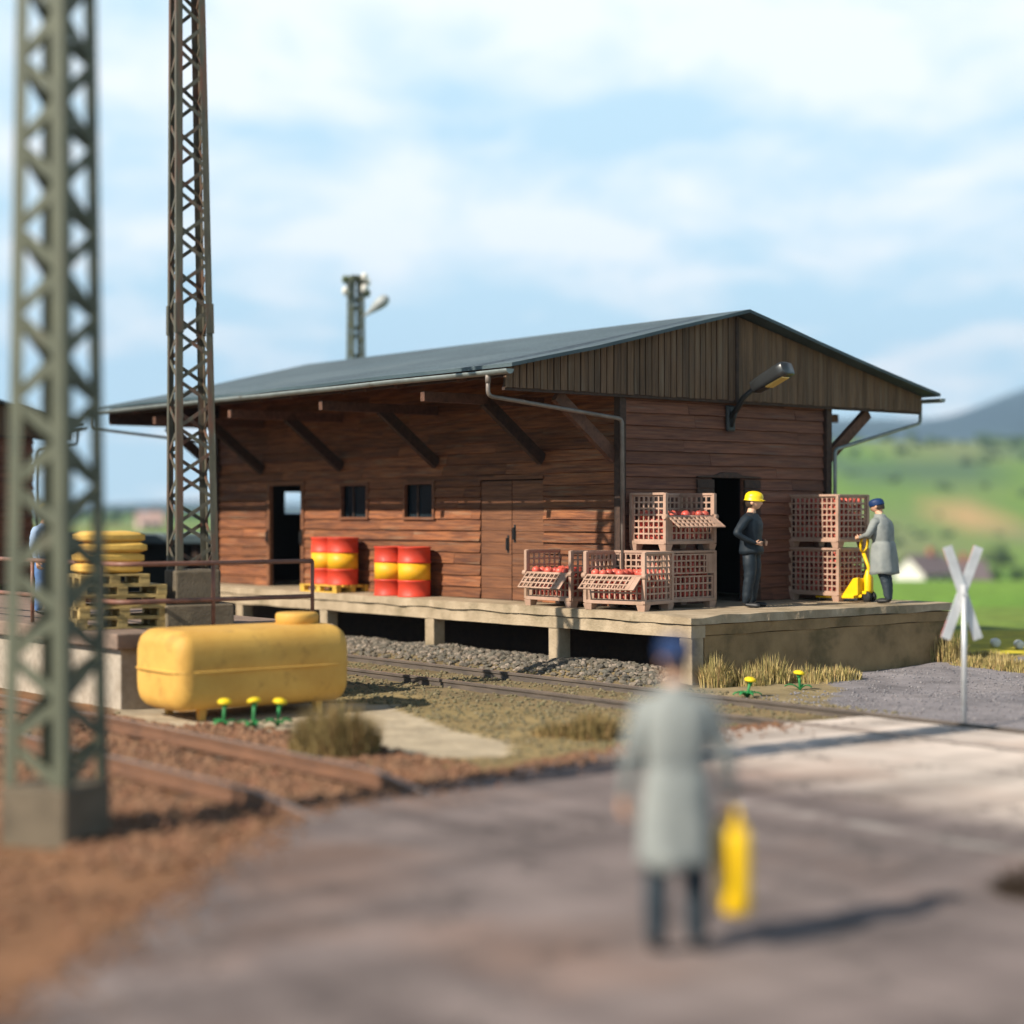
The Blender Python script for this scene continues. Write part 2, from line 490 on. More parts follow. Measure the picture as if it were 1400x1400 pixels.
def make_mountains():
    vs = []; nx = 160; ny = 24
    ys = [2200 + 2600 * (j / (ny - 1)) for j in range(ny)]
    for j, Y in enumerate(ys):
        for i in range(nx):
            az = -.62 + 1.24 * i / (nx - 1)
            # ridge heights as seen over the valley: low in the west, rising in the east
            hi = 34 + 215 * sst(-.10, .16, az) + 85 * sst(.235, .315, az) + 60 * sst(.33, .5, az)
            hi += 16 * noise.noise(Vector((az * 14, 0, 4)))
            t = sst(2250, 4500, Y)
            z = -40 + (hi + 40) * t * (1 + .06 * noise.noise(Vector((az * 30, Y * .003, 1))) * (1 - t))
            vs.append((az * Y, Y, z))
    fs = [(j * nx + i, j * nx + i + 1, (j + 1) * nx + i + 1, (j + 1) * nx + i) for j in range(ny - 1) for i in range(nx - 1)]
    m = MB(); m.add(vs, fs, 0, True, .5)
    T(m.build('mountains', mountain_m, fixn=False), kind='structure')


make_mountains()

ICO = bmesh.new(); bmesh.ops.create_icosphere(ICO, subdivisions=1, radius=1)
ICOV = [v.co.copy() for v in ICO.verts]; ICOF = [tuple(v.index for v in f.verts) for f in ICO.faces]; ICO.free()


def stones(name, spots, m):
    mb = MB()
    for (x, y, z, r) in spots:
        q = Quaternion((R.gauss(0, 1), R.gauss(0, 1), R.gauss(0, 1), R.gauss(0, 1))).normalized()
        sx, sy, sz = R.uniform(.75, 1.3), R.uniform(.75, 1.2), R.uniform(.55, .9)
        vs = []
        for v in ICOV:
            w = q @ (v * R.uniform(.8, 1.15))
            vs.append((x + w.x * r * sx, y + w.y * r * sy, z + w.z * r * sz))
        mb.add(vs, ICOF, 0, False, R.random())
    o = mb.build(name, m, fixn=False)
    return T(o, kind='stuff')


def stuff_site(name, n, b0, b1, s0, s1, r0, r1, m, sink=.3, keep=None, dens=None):
    sp = []
    while len(sp) < n:
        b, s = R.uniform(b0, b1), R.uniform(s0, s1)
        if keep and not keep(b, s): continue
        p = site(b, s)
        if abs(p.x) / max(p.y, .1) > .33 or p.y < 8: 
            n -= 1
            continue
        r = r0 + (r1 - r0) * R.random() ** 1.9
        sp.append((p.x, p.y, ground_z(p.x, p.y) + r * sink, r))
    return stones(name, sp, m)


def road_edge(b):                        # far edge of the road (s) as a function of b
    pts = [(-30, -27), (-24, -20), (-17, -12.2), (-13.8, -9.), (-12.7, -7.96), (-11.8, -7.1), (-10.3, -5.75), (-7, -5.0), (-4, -4.35), (-1.6, -4.5), (6, -4.5)]
    for (x0, y0), (x1, y1) in zip(pts, pts[1:]):
        if x0 <= b <= x1: return y0 + (y1 - y0) * (b - x0) / (x1 - x0)
    return -5


stuff_site('platform_rubble', 8500, -1.1, .75, .4, 15, .014, .066, stone_l, .35, keep=lambda b, s: R.random() < sst(-1.0, -.1, b))
stuff_site('track_ballast', 15000, -12.4, -7.3, -6.9, 6, .016, .062, stone_b, .3,
           keep=lambda b, s: s > road_edge(b) + .12 and R.random() < sst(-7.2, -8.2, b) + .02 and not (s > .2 and b > -8.3) and not (s > 2.2) and min(abs(b + 9.08), abs(b + 10.52)) > .10)
stuff_site('earth_crumbs', 6500, -8.2, -.3, -4.3, 10, .012, .034, crumb_m, .35, keep=lambda b, s: s > road_edge(b) + .1 and not (s > 2 and b < -4.7) and not poly_in(SAND, *site(b, s).xy))
stuff_site('grey_gravel', 5000, -1.0, 6.5, -9, -.2, .008, .024, gravel_m, .3, keep=lambda b, s: b > 2.2 or s < -1.5)
stuff_site('verge_stones', 900, -17, -11.2, -12, -3.0, .02, .06, stone_b, .3, keep=lambda b, s: s > road_edge(b) + .1)


# ------------------------------------------------------------------ road, rails
def make_road():
    mb = MB()
    bs_ = [-24, -20] + [-18 + .12 * i for i in range(136)] + [-1.62]
    far = [(b, road_edge(b) +   .07 * noise.noise(Vector((b * 1.3, 0, 0))) + .05 * noise.noise(Vector((b * 5, 3, 0)))) for b in bs_]
    near = [(b, -40.) for b in bs_]
    n = len(bs_)
    top, bot = .10, -.25
    vs = []
    for b, s in far: vs.append((b, s, top))
    for b, s in near: vs.append((b, s, top))
    for b, s in far: vs.append((b, s - .0, bot))
    for b, s in near: vs.append((b, s, bot))
    fs = []
    for i in range(n - 1):
        fs.append((i, i + 1, n + i + 1, n + i))
        fs.append((2 * n + i, i, i + 1, 2 * n + i + 1)[::-1])
    fs.append((0, n, 3 * n, 2 * n)); fs.append((n - 1, 2 * n - 1, 4 * n - 1, 3 * n - 1))
    mb.add(vs, fs, 0, False, .5)
    m = bpy.data.materials.new('road_surface'); m.use_nodes = True
    nt = m.node_tree; L = nt.links; bsd = nt.nodes['Principled BSDF']
    bsd.inputs['Roughness'].default_value = .85; bsd.inputs['Specular IOR Level'].default_value = .25
    tc = nn(nt, 'ShaderNodeTexCoord')
    sp = nn(nt, 'ShaderNodeSeparateXYZ'); L.new(tc.outputs['Object'], sp.inputs[0])
    wob = nn(nt, 'ShaderNodeTexNoise'); wob.inputs['Scale'].default_value = .55; wob.inputs['Detail'].default_value = 6
    L.new(tc.outputs['Object'], wob.inputs['Vector'])
    bb = nn(nt, 'ShaderNodeMath', operation='MULTIPLY_ADD'); L.new(wob.outputs['Fac'], bb.inputs[0]); bb.inputs[1].default_value = 2.2; L.new(sp.outputs['X'], bb.inputs[2])
    pale = ramp(nt, bb.outputs[0], -5.6, -4.4)
    st = nn(nt, 'ShaderNodeVectorMath', operation='MULTIPLY'); L.new(tc.outputs['Object'], st.inputs[0]); st.inputs[1].default_value = (1.6, .35, 1)
    n1 = nn(nt, 'ShaderNodeTexNoise'); n1.inputs['Scale'].default_value = 1.3; n1.inputs['Detail'].default_value = 8; n1.inputs['Roughness'].default_value = .65
    L.new(st.outputs[0], n1.inputs['Vector'])
    dark = mixrgb(nt, ramp(nt, n1.outputs['Fac'], .35, .66), (.125, .098, .092), (.225, .18, .166))
    lite = mixrgb(nt, ramp(nt, n1.outputs['Fac'], .35, .62), (.62, .53, .46), (.49, .41, .35))
    col = mixrgb(nt, pale, dark, lite)
    # worn line painted along the crossing
    ln = nn(nt, 'ShaderNodeMath', operation='ADD'); L.new(sp.outputs['X'], ln.inputs[0]); ln.inputs[1].default_value = 7.35
    ab = nn(nt, 'ShaderNodeMath', operation='ABSOLUTE'); L.new(ln.outputs[0], ab.inputs[0])
    lm = ramp(nt, ab.outputs[0], .16, .03)
    n2 = nn(nt, 'ShaderNodeTexNoise'); n2.inputs['Scale'].default_value = 3.2; n2.inputs['Detail'].default_value = 7
    L.new(tc.outputs['Object'], n2.inputs['Vector'])
    wear = ramp(nt, n2.outputs['Fac'], .40, .64)
    mm = nn(nt, 'ShaderNodeMath', operation='MULTIPLY'); L.new(lm, mm.inputs[0]); L.new(wear, mm.inputs[1])
    yy = ramp(nt, sp.outputs['Y'], -6.6, -7.4)
    m2 = nn(nt, 'ShaderNodeMath', operation='MULTIPLY'); L.new(mm.outputs[0], m2.inputs[0]); L.new(yy, m2.inputs[1])
    col = mixrgb(nt, m2.outputs[0], col, (.40, .36, .325))
    # reddish dust in patches
    n4 = nn(nt, 'ShaderNodeTexNoise'); n4.inputs['Scale'].default_value = .45; n4.inputs['Detail'].default_value = 6
    L.new(tc.outputs['Object'], n4.inputs['Vector'])
    dm = nn(nt, 'ShaderNodeMath', operation='MULTIPLY'); L.new(ramp(nt, n4.outputs['Fac'], .5, .68), dm.inputs[0]); dm.inputs[1].default_value = .5
    col = mixrgb(nt, dm.outputs[0], col, (.28, .165, .115))
    # tyre darkened lanes across the tracks, and cracks
    wv = nn(nt, 'ShaderNodeTexNoise'); wv.inputs['Scale'].default_value = 1.0; wv.inputs['Detail'].default_value = 5
    s2 = nn(nt, 'ShaderNodeVectorMath', operation='MULTIPLY'); L.new(tc.outputs['Object'], s2.inputs[0]); s2.inputs[1].default_value = (.22, 1.5, 1)
    L.new(s2.outputs[0], wv.inputs['Vector'])
    vm = nn(nt, 'ShaderNodeVectorMath', operation='SCALE'); L.new(col, vm.inputs[0]); L.new(ramp(nt, wv.outputs['Fac'], .38, .62, .70, 1.12), vm.inputs['Scale']); col = vm.outputs[0]
    vo = nn(nt, 'ShaderNodeTexVoronoi', feature='DISTANCE_TO_EDGE'); vo.inputs['Scale'].default_value = .55
    dst = nn(nt, 'ShaderNodeVectorMath', operation='ADD'); L.new(tc.outputs['Object'], dst.inputs[0]); L.new(n2.outputs['Color'], dst.inputs[1]); L.new(dst.outputs[0], vo.inputs['Vector'])
    col = mixrgb(nt, ramp(nt, vo.outputs['Distance'], .016, .004, 0, .75), col, (.06, .05, .045))
    L.new(col, bsd.inputs['Base Color'])
    n3 = nn(nt, 'ShaderNodeTexNoise'); n3.inputs['Scale'].default_value = 24; n3.inputs['Detail'].default_value = 5
    L.new(tc.outputs['Object'], n3.inputs['Vector'])
    bp = nn(nt, 'ShaderNodeBump'); bp.inputs['Strength'].default_value = .5; bp.inputs['Distance'].default_value = .02
    L.new(n3.outputs['Fac'], bp.inputs['Height']); L.new(bp.outputs[0], bsd.inputs['Normal'])
    o = mb.build('road', m)
    o.location = P0; o.rotation_euler = (0, 0, PHI)
    T(o, kind='structure')


make_road()
sp_ = []
while len(sp_) < 2600:
    b = R.uniform(-17, -3); d = abs(R.gauss(0, .28)); s = road_edge(b) - d + .12
    p = site(b, s)
    if abs(p.x) / p.y < .32 and p.y > 8:
        r = .008 + .026 * R.random() ** 2.5
        sp_.append((p.x, p.y, .10 + r * .3, r))
stones('road_edge_grit', sp_, stone_b)

RAILP = [(-.065, 0), (.065, 0), (.065, .012), (.012, .026), (.012, .10), (.034, .112), (.034, .145), (-.034, .145), (-.034, .112), (-.012, .10), (-.012, .026), (-.065, .012)]


def rail(parent, off, b, s0, s1, z, m, dip=0.):
    """dip: the last stretch before the road sinks under its paving"""
    mb = MB()
    zz = lambda s: z - .17 * max(0, (s0 + dip - s) / dip) if dip else z
    k = 36 if dip else 14
    head = [(-.031, .1455), (.031, .1455), (.031, .1478), (-.031, .1478)]
    for i in range(k):
        a0, a1 = s0 + (s1 - s0) * i / k, s0 + (s1 - s0) * (i + 1) / k
        e = a1 - (.006 if i % 6 == 5 else 0)
        mb.prism(RAILP, lambda x, y: (b + x, a0, zz(a0) + y), lambda x, y: (b + x, e, zz(a1) + y), 0, .5)
        mb.prism(head, lambda x, y: (b + x, a0, zz(a0) + y), lambda x, y: (b + x, e, zz(a1) + y), 1, .5)
    return mb.build('rail', [m, rail_head], parent, off)


def sleepers(parent, off, bc, s0, s1, z):
    s = s0
    while s < s1:
        mb = MB()
        mb.mbox(Matrix.Translation((bc + R.uniform(-.03, .03), s, z)) @ Matrix.Rotation(R.uniform(-.03, .03), 4, 'Z'), 2.3, .24, .14)
        mb.build('sleeper', sleeper_m, parent, off, bevel=.012)
        s += .66


o = thing('railway_track', 'weed grown railway track running beside the platform, rails half sunk in earth', 'railway track', site(-2.07, -3, 0), PHI)
for b in (-1.35, -2.80): rail(o, (-2.07, -3, 0), b, -22, 12.5, -.035, rail_dark)
o = thing('railway_track', 'rusty ballasted railway track in the left foreground ending at the road', 'railway track', site(-9.8, -3, 0), PHI)
for b, e in ((-9.08, -6.3), (-10.52, -6.75)): rail(o, (-9.8, -3, 0), b, e, 9, .07, rail_rust, 1.3)
sleepers(o, (-9.8, -3, 0), -9.8, -5.0, 5.5, -.028)


# ------------------------------------------------------------------ goods shed
def intervals(a0, a1, z0, z1, ops):
    """spans of a board z0..z1 that no opening cuts"""
    cuts = sorted((o[0], o[1]) for o in ops if o[2] < z1 - 1e-4 and o[3] > z0 + 1e-4)
    out = []; a = a0
    for c0, c1 in cuts:
        if c0 > a + .01: out.append((a, c0))
        a = max(a, c1)
    if a1 > a + .01: out.append((a, a1))
    return out


def clap(mb, a0, a1, z0, z1, P, ops=(), h=.195, maxlen=4.2, topline=None, warp=True):
    z = z0
    while z < z1 - .01:
        hh = h * R.uniform(.94, 1.06)
        zt = min(z + hh, z1)
        brk = sorted({z, zt} | {o[k] for o in ops for k in (2, 3) if z < o[k] < zt})
        low = R.uniform(.036, .052)
        seams = []
        x = a0 + R.uniform(1.2, maxlen)
        while x < a1 - .6:
            seams.append(x); x += R.uniform(1.6, maxlen)
        rr = {}
        for zb, zc in zip(brk, brk[1:]):
            for (i0, i1) in intervals(a0, a1, zb, zc, ops):
                xs = [i0] + [q for q in seams if i0 + .15 < q < i1 - .15] + [i1]
                for p0, p1 in zip(xs, xs[1:]):
                    key = sum(q < (p0 + p1) / 2 for q in seams)
                    rnd = rr.setdefault(key, R.random())
                    def prof(t): return low + (.006 - low) * (t - z) / (zt - z)
                    g = .0025
                    k = max(1, int((p1 - p0) / .5)) if warp else 1
                    vs = []
                    for i in range(k + 1):
                        a = p0 + (p1 - p0) * i / k
                        if i == 0: a += g
                        if i == k: a -= g
                        w = R.uniform(-.006, .006) if warp else 0
                        w2 = R.uniform(-.004, .007) if warp else 0
                        e = zb + (.009 if zb == z else 0) + w * 1.3
                        vs += [P(a, prof(zb) + w2, e), P(a, prof(zc), zc), P(a, -.03, zc), P(a, -.03, zb)]
                    fs = []
                    for i in range(k):
                        o = 4 * i
                        for j in range(4):
                            j2 = (j + 1) % 4
                            fs.append((o + j, o + 4 + j, o + 4 + j2, o + j2))
                    fs += [(0, 1, 2, 3), (4 * k + 3, 4 * k + 2, 4 * k + 1, 4 * k)]
                    mb.add(vs, fs, 0, False, rnd)
                mb.hexa([P(i0, -.06, zb), P(i1, -.06, zb), P(i1, -.032, zb), P(i0, -.032, zb), P(i0, -.06, zc), P(i1, -.06, zc), P(i1, -.032, zc), P(i0, -.032, zc)], 1, .3)
        z = zt


def roof(parent, off, xc, half, y0, y1, zr, ze, th=.055, sag=.02):
    mb = MB()
    ny, nx = 30, 6
    for sgn in (-1, 1):
        vs = []
        for lay in (0, 1):
            for i in range(nx + 1):
                t = i / nx
                for j in range(ny + 1):
                    y = y0 + (y1 - y0) * j / ny
                    z = zr + (ze - zr) * t - .05 * sin(pi * t) * .5
                    z += sag * noise.noise(Vector((y * .5, sgn * t * 3, 1.5))) * (1 if 0 < i else 0) - lay * th
                    ex = .03 * noise.noise(Vector((y * .8, sgn * 7, 4))) if i == nx else 0
                    vs.append((xc + sgn * (half * t + ex), y + (.02 * noise.noise(Vector((t * 5, y, sgn))) if j in (0, ny) else 0), z))
        N = (nx + 1) * (ny + 1)
        fs = []
        id_ = lambda l, i, j: l * N + i * (ny + 1) + j
        for i in range(nx):
            for j in range(ny):
                fs.append((id_(0, i, j), id_(0, i + 1, j), id_(0, i + 1, j + 1), id_(0, i, j + 1)))
                fs.append((id_(1, i, j), id_(1, i, j + 1), id_(1, i + 1, j + 1), id_(1, i + 1, j)))
        for i in range(nx):
            fs.append((id_(0, i, 0), id_(1, i, 0), id_(1, i + 1, 0), id_(0, i + 1, 0)))
            fs.append((id_(0, i, ny), id_(0, i + 1, ny), id_(1, i + 1, ny), id_(1, i, ny)))
        for j in range(ny):
            fs.append((id_(0, nx, j), id_(1, nx, j), id_(1, nx, j + 1), id_(0, nx, j + 1)))
        mb.add(vs, fs, 0, False, .5)
    r = mb.build('roof', felt, parent, off)
    # raised seams of the felt lengths
    return r


def gable_boards(parent, off, xc, half, y, out, zr, ze, zb, th, name='gable_boarding'):
    """upright boards closing the gable; out = -1 / +1 the way they face along y"""
    slope = (zr - ze) / half
    mb = MB()
    top = lambda x: zr - slope * abs(x - xc) - .085
    he = half - .155
    x = xc - he
    while x < xc + he - .02:
        left = x < xc
        w = R.uniform(.125, .15) if left else R.uniform(.11, .14)
        gap = R.uniform(.016, .026) if left else R.uniform(.001, .006)
        x1 = min(x + w, xc + he)
        if left and x1 > xc - .01: x1 = xc - .01
        dz = R.uniform(-.012, .006); do = R.uniform(0, .010)
        ya, yb = y + out * (.028 + do), y
        a, b = x, x1 - gap
        t0, t1 = top(a), top(b)
        mb.hexa([(a, ya, zb + dz), (b, ya, zb + dz), (b, yb, zb + dz), (a, yb, zb + dz), (a, ya, t0), (b, ya, t1), (b, yb, t1), (a, yb, t0)])
        x = x1 if x1 != xc - .01 else xc + .012
    g = mb.build(name, wood_vert, parent, off)
    k = MB()
    poly = [(xc - he, zb + .02), (xc + he, zb + .02), (xc + he, top(xc + he)), (xc, top(xc)), (xc - he, top(xc - he))]
    k.prism(poly, lambda a, z: (a, y - out * .004, z), lambda a, z: (a, y - out * .03, z))  # dark sheet behind the boards, painting the shade in their gaps
    k.box(xc - he, xc + he, y - out * .035 - .04, y - out * .035 + .04 - .008, zb - .05, zb + .018)
    k.build('gable_backing', wood_dark, parent, off)
    return g


def handle(parent, off, p, ax, out, L=.17):
    """upright iron pull"""
    mb = MB(); p = Vector(p); out = Vector(out)
    z = Vector((0, 0, L / 2))
    mb.tube([p - z, p - z + out * .045, p + z + out * .045, p + z], .016, 6, 0, False)
    ax = Vector(ax)
    mb.bar(p - z * 1.5 + out * .006, p + z * 1.5 + out * .006, .05, .01, up=out)
    return mb.build('handle', iron, parent, off)


def trim(mb, P, a0, a1, z0, z1, w=.06, o0=-.02, o1=.052, sill=True):
    def bx(b0, b1, c0, c1, e=0):
        mb.hexa([P(b0, o0, c0), P(b1, o0, c0), P(b1, o1 + e, c0), P(b0, o1 + e, c0), P(b0, o0, c1), P(b1, o0, c1), P(b1, o1 + e, c1), P(b0, o1 + e, c1)])
    bx(a0, a0 + w, z0, z1); bx(a1 - w, a1, z0, z1)
    bx(a0 + w, a1 - w, z1 - w, z1, .004)
    if sill: bx(a0 - .02, a1 + .02, z0 - w * .8, z0, .012)


S0 = (.85, 2.43, PZ)
shed = thing('goods_shed', 'long brown boarded goods shed with a low grey roof and deep eaves on the platform', 'shed', site(*S0), PHI)
X0, X1, Y0, Y1 = .85, 5.80, 2.43, 15.16
PF = lambda a, o, z: (X0 - o, a, z)
PG = lambda a, o, z: (a, Y0 - o, z)
PB = lambda a, o, z: (X1 + o, a, z)
PE = lambda a, o, z: (a, Y1 + o, z)
DOORF = (11.80, 13.0, PZ, 3.12)
W1 = (9.44, 10.40, 2.46, 3.12)
W2 = (7.33, 8.30, 2.46, 3.12)
DD = (4.30, 6.0, PZ, 3.12)
mb = MB(); clap(mb, Y0 + .07, Y1 - .07, PZ + .005, 5.2, PF, [DOORF, W1, W2, DD]); mb.build('wall', [wood_long, gap_shade], shed, S0)
GD = (2.93, 3.65, PZ, 3.13)
mb = MB(); clap(mb, X0 + .07, X1 - .07, PZ + .005, 4.85, PG, [GD], h=.205); mb.build('wall', [wood_gable, gap_shade], shed, S0)
EW = (2.45, 3.75, 2.53, 3.06)
mb = MB(); clap(mb, X0 + .07, X1 - .07, PZ + .005, 4.9, PE, [EW], warp=False); mb.build('wall', [wood_gable, gap_shade], shed, S0)
mb = MB(); clap(mb, Y0 + .07, Y1 - .07, PZ + .005, 5.2, PB, [], warp=False); mb.build('wall', [wood_long, gap_shade], shed, S0)
for (x, y) in ((X0, Y0), (X1, Y0), (X0, Y1), (X1, Y1)):
    mb = MB(); sx, sy = (1 if x == X1 else -1), (1 if y == Y1 else -1)
    mb.box(x - .07 + sx * .02, x + .07 + sx * .02, y - .07 + sy * .02, y + .07 + sy * .02, PZ + .003, 4.62)
    mb.build('corner_post', wood_dark, shed, S0, bevel=.008)
XC, HALF, ZR, ZE, RY0, RY1 = 3.325, 5.13, 5.92, 4.745, 1.93, 15.55
roof(shed, S0, XC, HALF, RY0, RY1, ZR, ZE)
gable_boards(shed, S0, XC, HALF, 2.27, -1, ZR, ZE, 4.42, .03)
gable_boards(shed, S0, XC, HALF, 15.32, 1, ZR, ZE, 4.42, .03)
mb = MB(); mb.box(XC - .035, XC + .035, 2.205, 2.262, 4.38, 5.80); mb.build('king_post', wood_dark, shed, S0, bevel=.006)
# trusses: tie beams that carry the eaves, and the braces under them
zroof = lambda x: ZR - (ZR - ZE) / HALF * abs(x - XC) - .06
for s in (2.52, 4.30, 7.25, 10.34, 13.28, 15.06):
    for side in (-1, 1):
        xw = X0 - .045 if side < 0 else X1 + .045
        xo = XC + side * (HALF - .12)
        if 3 < s < 15:
            mb = MB(); mb.box(min(xw, xo), max(xw, xo), s - .055, s + .055, 4.30, 4.46); mb.build('tie_beam', wood_beam, shed, S0, bevel=.006)
        mb = MB(); xi = XC + side * (HALF - 1.38)
        mb.bar((xw, s, 3.42), (xi, s, 4.36), .11, .20, up=(0, 0, 1)); mb.build('brace', wood_beam if s < 3 else wood_dark, shed, S0, bevel=.006)  # braces under the eaves take a darker wood: eave shade painted in
for side in (-1, 1):
    for x in (HALF - .30, HALF - 1.35):
        xx = XC + side * x
        mb = MB(); mb.box(xx - .05, xx + .05, 2.31, 15.28, zroof(xx) - .17, zroof(xx) - .035); mb.build('purlin', wood_dark, shed, S0)
for s in (3.35, 5.0, 5.9, 6.56, 8.2, 9.23, 11.3, 12.2, 14.2):
    xo = XC - HALF + .10
    mb = MB(); mb.bar((xo, s, zroof(xo) - .11), (X0, s, zroof(X0) - .11), .075, .13); mb.build('rafter', wood_beam, shed, S0, bevel=.005)
# windows of the long wall
for (a0, a1, z0, z1) in (W1, W2):
    mb = MB(); trim(mb, PF, a0, a1, z0, z1); f = mb.build('window', wood_door, shed, S0)
    mb = MB(); mb.hexa([PF(a0 + .06, -.075, z0), PF(a1 - .06, -.075, z0), PF(a1 - .06, -.065, z0), PF(a0 + .06, -.065, z0),
                        PF(a0 + .06, -.075, z1 - .06), PF(a1 - .06, -.075, z1 - .06), PF(a1 - .06, -.065, z1 - .06), PF(a0 + .06, -.065, z1 - .06)])
    mb.build('pane', glass, f, S0)
    mb = MB()
    mid = (a0 + a1) / 2 + .12
    mb.hexa([PF(mid - .02, -.062, z0), PF(mid + .02, -.062, z0), PF(mid + .02, -.03, z0), PF(mid - .02, -.03, z0),
             PF(mid - .02, -.062, z1 - .06), PF(mid + .02, -.062, z1 - .06), PF(mid + .02, -.03, z1 - .06), PF(mid - .02, -.03, z1 - .06)])
    mb.build('glazing_bar', wood_dark, f, S0)
mb = MB(); trim(mb, PE, *EW, w=.05); mb.build('window', wood_dark, shed, S0)
# double door, shut
for (a0, a1, hx) in ((5.155, 5.99, 5.24), (4.31, 5.135, 5.06)):
    mb = MB(); z = PZ + .01; zz = 3.09
    while z < zz - .02:
        h = .195 * R.uniform(.95, 1.05); zt = min(zz, z + h)
        o = R.uniform(0, .006)
        mb.hexa([PF(a0, -.04, z), PF(a1, -.04, z), PF(a1, .004 + o, z), PF(a0, .004 + o, z), PF(a0, -.04, zt - .006), PF(a1, -.04, zt - .006), PF(a1, .001 + o, zt - .006), PF(a0, .001 + o, zt - .006)])
        z = zt
    mb.hexa([PF(a0, -.05, PZ + .01), PF(a1, -.05, PZ + .01), PF(a1, -.041, PZ + .01), PF(a0, -.041, PZ + .01), PF(a0, -.05, zz), PF(a1, -.05, zz), PF(a1, -.041, zz), PF(a0, -.041, zz)])
    d = mb.build('door', wood_door, shed, S0)
    handle(d, S0, (X0 - .006, hx, 2.0 if hx > 5.1 else 2.18), (0, 1, 0), (-1, 0, 0), .20)
mb = MB(); mb.box(X0 - .055, X0 + .02, 4.28, 6.02, 3.11, 3.16); mb.build('lintel', wood_door, shed, S0)
# loading door slid open, with its two pulls
mb = MB()
for (a0, a1) in ((13.0, 13.10), (11.70, 11.80)):
    mb.hexa([PF(a0, -.03, PZ), PF(a1, -.03, PZ), PF(a1, .055, PZ), PF(a0, .055, PZ), PF(a0, -.03, 3.17), PF(a1, -.03, 3.17), PF(a1, .055, 3.17), PF(a0, .055, 3.17)])
mb.hexa([PF(11.8, -.03, 3.10), PF(13, -.03, 3.10), PF(13, .056, 3.10), PF(11.8, .056, 3.10), PF(11.8, -.03, 3.17), PF(13, -.03, 3.17), PF(13, .056, 3.17), PF(11.8, .056, 3.17)])
fr = mb.build('door_frame', wood_door, shed, S0)
handle(fr, S0, (X0 - .057, 13.05, 2.05), (0, 1, 0), (-1, 0, 0), .22); handle(fr, S0, (X0 - .057, 11.75, 2.05), (0, 1, 0), (-1, 0, 0), .22)
# gable door: narrow leaves folded back against the wall, arched weatherboard over it
for (a0, a1) in ((2.53, 2.92), (3.66, 4.05)):
    mb = MB(); z = PZ + .03
    while z < 3.08:
        zt = min(3.10, z + .27)
        mb.hexa([PG(a0, .042, z), PG(a1, .042, z), PG(a1, .078, z), PG(a0, .078, z), PG(a0, .042, zt - .012), PG(a1, .042, zt - .012), PG(a1, .072, zt - .012), PG(a0, .072, zt - .012)])
        z = zt
    d = mb.build('door', wood_dark, shed, S0)
mb = MB()
arch = [(2.52, 3.12), (4.06, 3.12), (4.06, 3.145), (3.62, 3.165), (3.45, 3.215), (3.12, 3.215), (2.95, 3.165), (2.52, 3.145)]
mb.prism(arch, lambda a, z: PG(a, -.02, z), lambda a, z: PG(a, .085, z)); mb.build('door_hood', wood_dark, shed, S0, bevel=.01)
mb = MB(); mb.box(GD[0] - .01, GD[1] + .01, Y0 + .9, Y0 + .95, PZ, 3.4); mb.build('dark_backing', darkpaint, shed, S0)  # dark sheet behind the door opening, standing for the shade inside


def gutter(parent, off, x, y0, y1, z, r=.074, m=zinc):
    mb = MB(); n = 9; k = 18
    vs = []
    for i in range(k + 1):
        y = y0 + (y1 - y0) * i / k
        dz = .012 * noise.noise(Vector((y * .5, x, 2)))
        for rr in (r, r - .010):
            for j in range(n):
                a = pi + pi * j / (n - 1)
                vs.append((x + rr * cos(a), y, z + dz + rr * sin(a)))
    fs = []
    for i in range(k):
        o = i * 2 * n
        for j in range(n - 1):
            fs.append((o + j, o + j + 1, o + 2 * n + j + 1, o + 2 * n + j))
            fs.append((o + n + j, o + 3 * n + j, o + 3 * n + j + 1, o + n + j + 1))
        fs.append((o, o + 2 * n, o + 3 * n, o + n)); fs.append((o + n - 1, o + 2 * n - 1, o + 4 * n - 1, o + 3 * n - 1))
    mb.add(vs, fs, 0, True)
    for i in (0, k):
        o = i * 2 * n
        mb.add([vs[o + j] for j in range(n)], [tuple(range(n))])
    return mb.build('gutter', m, parent, off, fixn=False)


def bend(pts, r=.09, n=5):
    pts = [Vector(p) for p in pts]; out = [pts[0]]
    for a, b, c in zip(pts, pts[1:], pts[2:]):
        d1, d2 = (a - b).normalized(), (c - b).normalized()
        p, q = b + d1 * r, b + d2 * r
        for i in range(n + 1):
            t = i / n
            out.append(p.lerp(b, t).lerp(b.lerp(q, t), t))
    out.append(pts[-1]); return out


GX = XC - HALF - .045
gutter(shed, S0, GX, 1.90, 15.75, 4.655)
gutter(shed, S0, XC + HALF + .045, 1.90, 15.75, 4.655)
mb = MB(); mb.tube(bend([(GX, 2.42, 4.60), (GX, 2.42, 4.28), (X0 - .11, 2.27, 4.02), (X0 - .06, 2.29, PZ + .02)]), .034, 10)
mb.tube([(GX, 2.42, 4.61), (GX, 2.42, 4.47)], .043, 10)
mb.build('downpipe', zinc_warm, shed, S0)
GX2 = XC + HALF + .045
mb = MB(); mb.tube(bend([(GX2, 2.42, 4.60), (GX2, 2.42, 4.22), (X1 + .12, 2.30, 3.66), (X1 + .12, 2.30, PZ + .02)]), .034, 10); mb.build('downpipe', zinc, shed, S0)
mb = MB(); mb.tube(bend([(GX, 15.66, 4.60), (GX, 15.66, 4.30), (X0 - .08, 15.3, 4.05), (X0 - .05, 15.3, PZ + .02)]), .032, 8); mb.build('downpipe', zinc, shed, S0)

